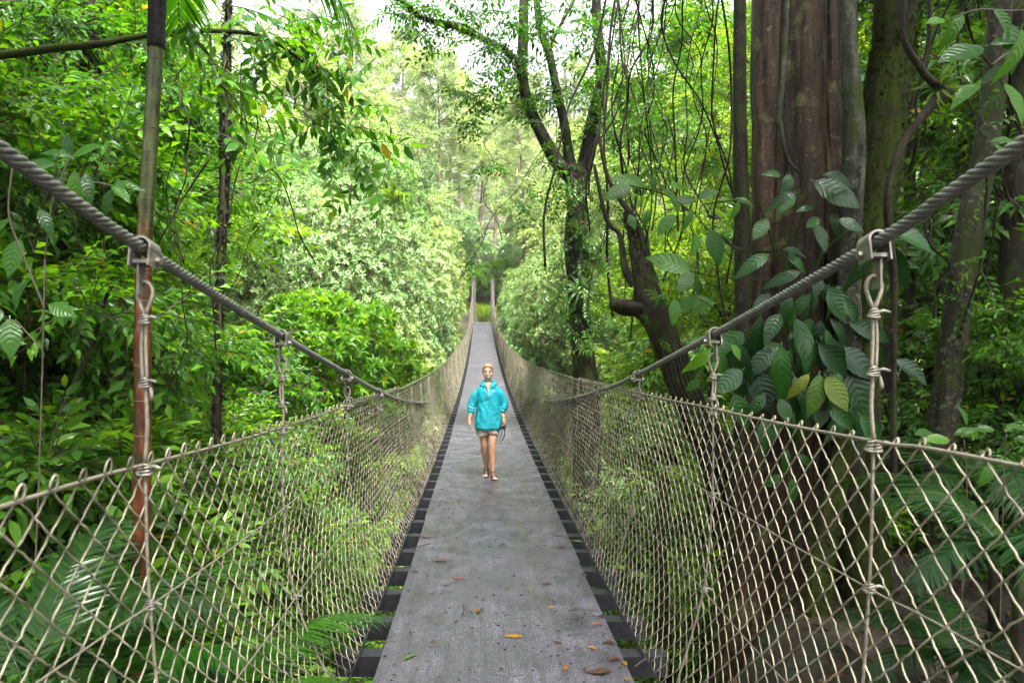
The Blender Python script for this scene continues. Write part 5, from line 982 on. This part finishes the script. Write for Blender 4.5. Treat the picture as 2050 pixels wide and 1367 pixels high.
for k, (rx, ry, zz, rr) in enumerate([(.088, .078, 1.395, .026), (.098, .085, 1.372, .028), (.075, .07, 1.415, .018)]):
    t = np.linspace(-math.pi/2+.42, math.pi*1.5-.42, 26); hd.tube(np.stack([HX+.006+rx*np.cos(t), .018+ry*np.sin(t), zz+.018*np.sin(t)+.012*np.sin(t*5+k)*.4-.02*(t < -.6)-.02*(t > 3.74)], -1), rr*(1+.15*np.sin(t*6+k)), 10)
voxel(hd, 'hood', M['jacket'], .007, 2, pe, lambda x, y, z: fbm(x*20, y*20, z*20, 2)*.012)
mb = MB(); mb.add([[HX-.042, -.080, 1.402], [HX+.046, -.080, 1.402], [HX+.004, -.128, 1.285], [HX+.002, -.104, 1.36]], None, [[0, 2, 3], [3, 2, 1], [0, 3, 1]])
mb.obj('neckline', M['skin_leg'], pe)
mb = MB(); mb.box((HX+.004, -.134, 1.275), (.007, .006, .03)); mb.tube(np.array([[HX+.004, -.126, 1.29], [HX+.006, -.132, 1.20]]), .003, 6); mb.obj('zipper', M['white'], pe)
sh = MB()
loft(sh, [(-.01, .02, .90, .150, .12), (-.01, .02, .78, .165, .13), (-.01, .018, .69, .166, .125)], 24)
limb(sh, [(-.085, .02, .78), (-.085, .02, .66), (-.083, .02, .615)], [.104, .102, .101], 10, 18); limb(sh, [(.062, .01, .78), (.062, -.01, .67), (.060, -.015, .635)], [.102, .100, .099], 10, 18)
voxel(sh, 'shorts', M['shorts'], .008, 2, pe, lambda x, y, z: fbm(x*10, y*10, z*12, 2)*.008)
hr = MB()
loft(hr, [(HX, .055, 1.50, .040, .035), (HX, .040, 1.53, .072, .065), (HX, .028, 1.57, .081, .080), (HX, .018, 1.605, .083, .090), (HX, .010, 1.635, .079, .092), (HX, .006, 1.66, .062, .074), (HX, .006, 1.675, .036, .045), (HX, .006, 1.680, .01, .012)])
for s in (-1, 1):
    limb(hr, [(HX+s*.01, -.080, 1.648), (HX+s*.045, -.068, 1.632), (HX+s*.072, -.030, 1.59), (HX+s*.077, -.008, 1.555)], [.009, .011, .010, .007], 14, 8)
limb(hr, [(HX, .09, 1.56), (HX+.015, .12, 1.53), (HX+.02, .115, 1.47)], [.03, .028, .014], 10, 10)
voxel(hr, 'hair', M['hair'], .006, 1, pe, lambda x, y, z: .0016*math.sin(x*300+y*80)+.003*fbm(x*14, y*14, z*14, 2))
mb = MB()
for s in (-1, 1):
    t = np.linspace(0, 2*math.pi, 19); mb.tube(np.stack([HX+s*.031+.0235*np.cos(t), np.full(19, -.104), 1.563+.018*np.sin(t)], -1), .0023, 6, cap=False); mb.tube(np.array([[HX+s*.055, -.103, 1.568], [HX+s*.075, -.06, 1.568], [HX+s*.080, .01, 1.565]]), .002, 5)
mb.tube(np.array([[HX-.008, -.104, 1.567], [HX, -.107, 1.570], [HX+.008, -.104, 1.567]]), .002, 5); mb.obj('glasses', M['black'], pe)
for s in (-1, 1):
    mb = MB(); mb.tube(catmull([[HX+s*.019, -.089, 1.562], [HX+s*.031, -.092, 1.565], [HX+s*.043, -.084, 1.562]], 8), [.002, .004, .005, .006, .006, .005, .004, .002], 8); mb.obj('eye', M['eye'], pe)
    mb = MB(); mb.tube(catmull([[HX+s*.014, -.091, 1.586], [HX+s*.032, -.092, 1.592], [HX+s*.050, -.080, 1.585]], 8), .003, 6); mb.obj('eyebrow', M['hair'], pe)
mb = MB(); mb.tube(catmull([[HX-.030, -.082, 1.502], [HX-.016, -.091, 1.494], [HX, -.094, 1.491], [HX+.016, -.091, 1.494], [HX+.030, -.082, 1.502]], 12), np.interp(np.linspace(0, 1, 12), [0, .5, 1], [.003, .0085, .003]), 8); mb.obj('teeth', M['white'], pe)
mb = MB()
for z0, dz in ((1.503, -.004), (1.487, -.006)): mb.tube(catmull([[HX-.033, -.080, 1.504], [HX-.016, -.094, z0+dz*.6], [HX, -.097, z0+dz], [HX+.016, -.094, z0+dz*.6], [HX+.033, -.080, 1.504]], 12), .0032, 6)
mb.obj('lips', M['lip'], pe)
mb = MB(); mb.tube(np.array([[.219, -.013, .902], [.222, -.018, .888]]), .0285, 14); mb.obj('wristband', M['band'], pe)
mb = MB(); mb.tube(np.array([[-.277, -.036, .882], [-.279, -.038, .876]]), .027, 12); mb.obj('bracelet', M['strap'], pe)
for s in (-1, 1):
    tr = TR[s];
    mb = MB(); n = 14; prof = [(.0, .055, .018), (0, .03, .032), (0, -.02, .033), (0, -.07, .038), (0, -.11, .042), (0, -.145, .038), (0, -.172, .018)]; V = []
    for x, y, w_ in prof:
        for dx, dz in ((-w_, .004), (w_, .004), (w_, -.016), (-w_, -.016)): V.append(np.array(tr(dx, y, dz+.014)))
    mb.add(V, [[k*4+e, k*4+(e+1) % 4, k*4+4+(e+1) % 4, k*4+4+e] for k in range(6) for e in range(4)]+[[0, 3, 2, 1], [24, 25, 26, 27]]); so_ = mb.obj('sandal', M['sole'], pe, False)
    mb = MB()
    for y0, y1, z in ((-.055, -.075, .066), (-.10, -.115, .050)): mb.tube(catmull([tr(-.038, y0, .012), tr(-.026, y0-.004, z*.8), tr(0, (y0+y1)/2, z+.012), tr(.026, y1, z*.8), tr(.038, y1, .012)], 14), .0062, 6)
    t = np.linspace(0, 2*math.pi, 16); a_ = LEG[s][4]; mb.tube(np.stack([a_[0]+.039*np.cos(t), a_[1]+.042*np.sin(t)-.004, .105+.010*np.sin(t)], -1), .0062, 6)
    mb.tube(catmull([tr(-.034, -.01, .014), (a_[0]-.038, a_[1]-.01, .10)], 6), .005, 5); mb.tube(catmull([tr(.034, -.01, .014), (a_[0]+.038, a_[1]-.01, .10)], 6), .005, 5); mb.obj('strap', M['strap'], so_)
ce = empty('compact_camera', 'small black camera with a wrist strap held in the woman\'s lowered hand', 'camera', PO+[.205, -.055, .755])
def rbox(name, c, d, mat, bev, par, rot=(0, 0, 0)):
    mb = MB(); mb.box((0, 0, 0), d); o = mb.obj(name, mat, par, False); o.location = c; o.rotation_euler = rot; b = o.modifiers.new('b', 'BEVEL'); b.width = bev; b.segments = 3; return o
cb_ = rbox('camera_body', (0, 0, 0), (.095, .045, .072), M['black'], .010, ce, (0, R(12), 0)); rbox('grip', (.035, -.02, 0), (.028, .03, .066), M['black'], .009, ce, (0, R(12), 0))
mb = MB(); mb.tube(np.array([[-.015, -.02, 0], [-.015, -.05, 0]]), .028, 20); mb.tube(np.array([[-.015, -.05, 0], [-.015, -.054, 0]]), .022, 20); mb.obj('lens', M['eye'], ce)
mb = MB(); mb.tube(catmull([[.03, -.02, -.03], [.03, -.02, -.10], [-.01, -.02, -.20], [-.035, -.02, -.215], [-.045, -.02, -.19], [-.02, -.02, -.12], [.0, -.02, -.035]], 30), .0045, 6); mb.tube(catmull([[.02, -.03, -.03], [.035, -.03, -.10], [.012, -.03, -.18], [-.02, -.03, -.21]], 20), .0035, 5); mb.obj('wrist_strap', M['black'], ce)
# ------------------------------------------------------------------ litter on the deck
def ondeck(px, py):
    D = 8.
    for _ in range(60): D = D*.5+.5*(-float(zd(D)))*F/(py-HY)
    return np.array([(px-VX)/F*D, D, float(zd(D))]), D
LC = {'yellow': (.20, .11, .012), 'orange': (.20, .065, .01), 'brown': (.05, .022, .012), 'pink': (.10, .055, .048), 'green': (.07, .12, .015), 'lime': (.08, .15, .012), 'grey': (.085, .07, .065), 'red': (.12, .012, .01)}
LM = {k: leafmat('fallen '+k, tuple(v*.8 for v in c), c, tuple(min(1, v*1.2) for v in c), trans=.12, rough=.35, tcol=(1.2, 1., .6)) for k, c in LC.items()}
def fallen(px, py, lpx, ang, c, lab, curl=.3, w=.42):
    p, D = ondeck(px, py); l = lpx/F*D; t = leaf_hi(1., w, curl*.5, .03, 6); t.V[:, 1] -= .5; t.V[:, 2] += .03*np.sin(t.V[:, 1]*7+l*99)*curl*2; t.V[:, 2] -= t.V[:, 2].min()
    mb = MB(); mb.inst(t, np.eye(3)[None]*l, np.zeros((1, 3)), np.array([.5])); o = mb.obj('fallen_leaf', LM[c]); o.location = p+[0, 0, .003]; o.rotation_euler = (rng.normal(0, .04), rng.normal(0, .08), R(ang)); tag(o, lab, 'leaf', 'fallen leaves on the walkway')
zx = lambda x, y: (650+x/2.733, 900+y/2.733)
for x, y, l, a, c, lab, *r in [(465, 1135, 30, -40, 'lime', 'broad yellow green leaf near the left edge of the walkway'), (1030, 1022, 36, 85, 'yellow', 'long yellow leaf in the middle of the near walkway'), (593, 1050, 15, 80, 'orange', 'small orange leaf left on the near walkway'), (1318, 1193, 26, -15, 'orange', 'upright orange leaf near the bottom of the walkway'), (1467, 1087, 22, -130, 'yellow', 'curled yellow leaf right on the near walkway'), (1495, 1222, 56, 80, 'brown', 'long brown leaf at the bottom right of the walkway', .5),
    (1638, 1170, 26, 10, 'yellow', 'cupped tan leaf beside the brown litter at lower right', .5), (1655, 1255, 18, -20, 'yellow', 'tiny yellow leaf on the bottom right edge'), (1580, 1150, 30, 100, 'brown', 'dark brown leaf litter clump at lower right', .6), (1485, 955, 20, 100, 'orange', 'small orange leaf by the right edge'), (1238, 865, 16, 90, 'yellow', 'small tan leaf right of centre'), (828, 878, 18, 80, 'yellow', 'yellow leaf lying with a twig'), (838, 892, 16, 10, 'brown', 'brown curled leaf beside the yellow leaf and twig', .6),
    (728, 705, 26, 75, 'pink', 'curled pinkish leaf left of centre', .6), (668, 732, 26, 10, 'grey', 'pale heart shaped leaf left of centre', .2, .8), (628, 610, 36, 75, 'pink', 'long pinkish brown leaf near the left edge', .5), (555, 478, 24, 60, 'pink', 'pale pinkish leaf by the left edge', .4, .6), (1378, 502, 26, 60, 'lime', 'large bright yellow green leaf on the right edge', .15, .6), (1075, 446, 10, 90, 'green', 'small round green leaf right of centre', .1, .9), (1122, 762, 12, 20, 'lime', 'small lime leaf right of centre lower down'),
    (873, 369, 12, 90, 'yellow', 'small pale yellow leaf ahead of the woman'), (640, 216, 14, 60, 'orange', 'bright orange leaf near the left edge behind the woman'), (916, 200, 8, 80, 'orange', 'tiny orange leaf just below the woman'), (626, 380, 10, 0, 'orange', 'small orange leaf by the left edge'), (677, 548, 8, 80, 'yellow', 'tiny yellow leaf on the left'), (520, 742, 18, 20, 'pink', 'small curled pale leaf at the left edge', .6), (337, 1046, 12, 0, 'pink', 'tiny red tinted leaf on the lower left edge'),
    (1415, 685, 18, 30, 'grey', 'grey curled leaf on the right edge', .5), (1125, 55, 12, 80, 'lime', 'green leaf right of the woman'), (1118, 125, 12, 80, 'green', 'pale green leaf right of her feet'), (1270, 1055, 18, 60, 'brown', 'dark wet leaf near the lower right'), (1550, 1060, 26, 80, 'brown', 'reddish brown leaf by the lower right edge', .6), (1520, 915, 22, 80, 'brown', 'brown leaf clinging to the right edge', .5), (490, 672, 18, 80, 'brown', 'dark brown leaf at the left edge', .5), (1295, 535, 18, 60, 'brown', 'dark leaf scrap near the right edge', .5), (1040, 268, 9, 50, 'pink', 'small pink petal right of centre'),
    (955, 322, 9, 10, 'brown', 'tiny brown leaf on the centre line'), (845, 335, 10, 80, 'pink', 'faint pinkish leaf left of centre'), (720, 942, 18, -40, 'grey', 'narrow grey leaf left of centre', .5), (1215, 735, 22, 80, 'brown', 'thin brown leaf scrap right of centre', .4), (1275, 470, 22, 80, 'grey', 'pale grey leaf near the right edge', .3), (1150, 240, 10, 60, 'red', 'tiny red leaf right of the woman'), (455, 12, 8, 60, 'orange', 'orange speck beyond the left edge'), (1210, 320, 7, 30, 'yellow', 'tiny yellow leaf near the right edge')]:
    px, py = zx(x, y); fallen(px, py, l*1.0, a, c, lab, *r)
for x, y, x2, y2, lab in [(470, 545, 580, 515, 'forked twig poking over the left edge of the walkway'), (760, 850, 757, 905, 'short black twig left of centre'), (865, 868, 835, 900, 'thin twig lying on the yellow leaf'), (465, 1000, 478, 1020, 'tiny curved twig near the left edge'), (1700, 1190, 1760, 1150, 'woody scrap by the bottom right edge'), (955, 525, 985, 518, 'small twig right of the centre line'), (1245, 820, 1255, 850, 'small black twig right of centre'), (1330, 885, 1380, 872, 'thin dark twig near the right edge')]:
    a, _ = ondeck(*zx(x, y)); b, _ = ondeck(*zx(x2, y2)); mb = MB(); c = (a+b)/2; mb.tube(catmull([a-c+[0, 0, .006], [.004, .006, .012], b-c+[0, 0, .006]], 8), .004, 5); mb.tube(catmull([[.004, .006, .012], (b-c)*.5+[.02, .02, .012]], 4), .0025, 4)
    o = mb.obj('twig', M['twig']); o.location = c; tag(o, lab, 'twig', 'twigs on the walkway')
mb = MB(); n = 1100; y = 3.4+22*rng.random(n)**1.5; x = XC+rng.uniform(-.74, .74, n); P = np.stack([x, y, zd(y)+.004], -1)
d = np.stack([rng.normal(0, 1, n), rng.normal(0, 1, n), np.zeros(n)], -1); mb.inst(leaf_lo(1., .4, .5, -.1), frames(d, jit=.2)*rng.uniform(.008, .034, n)[:, None, None], P)
d = d[:130]; mb.inst(T([[-.012, 0, .01], [.012, 0, .01], [.03, 1, .02], [0, .5, .06]], [[0, 1, 3], [0, 3, 2], [1, 2, 3]]), frames(d, jit=.2)*rng.uniform(.02, .08, 130)[:, None, None], P[:130]+[.05, 0, 0])
M['litter'] = leafmat('litter', (.008, .005, .005), (.022, .014, .012), (.12, .095, .08), trans=.05, rough=.5, tcol=(1, 1, 1))
tag(mb.obj('leaf_litter', M['litter']), 'tiny dark leaf scraps and crumbs scattered over the deck', 'leaf litter', kind='stuff')
# soil litter on the near right bank
mb = MB(); n = 2600; x = rng.uniform(1.6, 9, n); y = rng.uniform(1.5, 8.5, n); P = np.stack([x, y, ground(x, y)+.01+.03*rng.random(n)], -1); mb.inst(leaf_lo(1., .45, .3, .1), frames(rng.normal(0, 1, (n, 3))*[1, 1, .15], jit=.3)*rng.uniform(.05, .13, n)[:, None, None], P)
tag(mb.obj('bank_litter', leafmat('bank litter', (.012, .006, .004), (.03, .015, .008), (.08, .04, .01), trans=.1, rough=.5, tcol=(1.2, 1, .5))), 'brown fallen leaves covering the bank at lower right', 'leaf litter', kind='stuff')

# ------------------------------------------------------------------ light, sky, camera
w = bpy.data.worlds.new('World'); scene.world = w; w.use_nodes = True; nt = w.node_tree; bg = nt.nodes['Background']
sky = nt.nodes.new('ShaderNodeTexSky'); sky.sky_type = 'NISHITA'; sky.sun_disc = False; EL, AZ = 62, 160
sky.sun_elevation = R(EL); sky.sun_rotation = R(AZ); sky.air_density = 1.; sky.dust_density = 4.; sky.ozone_density = 1.
hs = nt.nodes.new('ShaderNodeHueSaturation'); hs.inputs['Saturation'].default_value = .18; nt.links.new(sky.outputs[0], hs.inputs['Color']); nt.links.new(hs.outputs[0], bg.inputs['Color']); bg.inputs['Strength'].default_value = .08
sd = bpy.data.lights.new('sun', 'SUN'); sd.energy = 2.6; sd.angle = R(16); sd.color = (1, .97, .92); so = bpy.data.objects.new('sun', sd); COL.objects.link(so)
az = R(AZ); dirn = Vector((math.sin(az)*math.cos(R(EL)), math.cos(az)*math.cos(R(EL)), math.sin(R(EL)))); so.rotation_euler = dirn.to_track_quat('Z', 'Y').to_euler()
HAZE = .0004
if HAZE:
    mb = MB(); mb.box((0, 122, 25), (300, 290, 90)); m, nt2, out2 = new_mat('haze'); pv = nt2.nodes.new('ShaderNodeVolumePrincipled'); pv.inputs['Density'].default_value = HAZE; pv.inputs['Color'].default_value = (1, 1, .97, 1); pv.inputs['Anisotropy'].default_value = .3
    nt2.links.new(pv.outputs[0], out2.inputs['Volume']); tag(mb.obj('haze', m), 'thin pale haze filling the air', 'haze', kind='stuff')
cam = bpy.data.cameras.new('camera'); co = bpy.data.objects.new('camera', cam); COL.objects.link(co); scene.camera = co
co.rotation_euler = (R(90), 0, 0); cam.sensor_width = 36; cam.lens = F/2050*36; cam.shift_x = (1025-VX)/2050; cam.shift_y = (HY-683.5)/2050; cam.clip_start = .05; cam.clip_end = 2000
cam.dof.use_dof = True; cam.dof.focus_distance = 8.5; cam.dof.aperture_fstop = 4.5
v = scene.view_settings; v.view_transform = 'Standard'; v.look = 'None'; v.gamma = 1; v.exposure = 3.1
c = scene.cycles; c.max_bounces = 5; c.diffuse_bounces = 3; c.glossy_bounces = 2; c.transmission_bounces = 4; c.transparent_max_bounces = 4; c.volume_bounces = 1
c.use_adaptive_sampling = True; c.adaptive_threshold = .05; c.use_denoising = True; c.caustics_reflective = False; c.caustics_refractive = False; c.sample_clamp_indirect = 6
scene.render.use_persistent_data = False
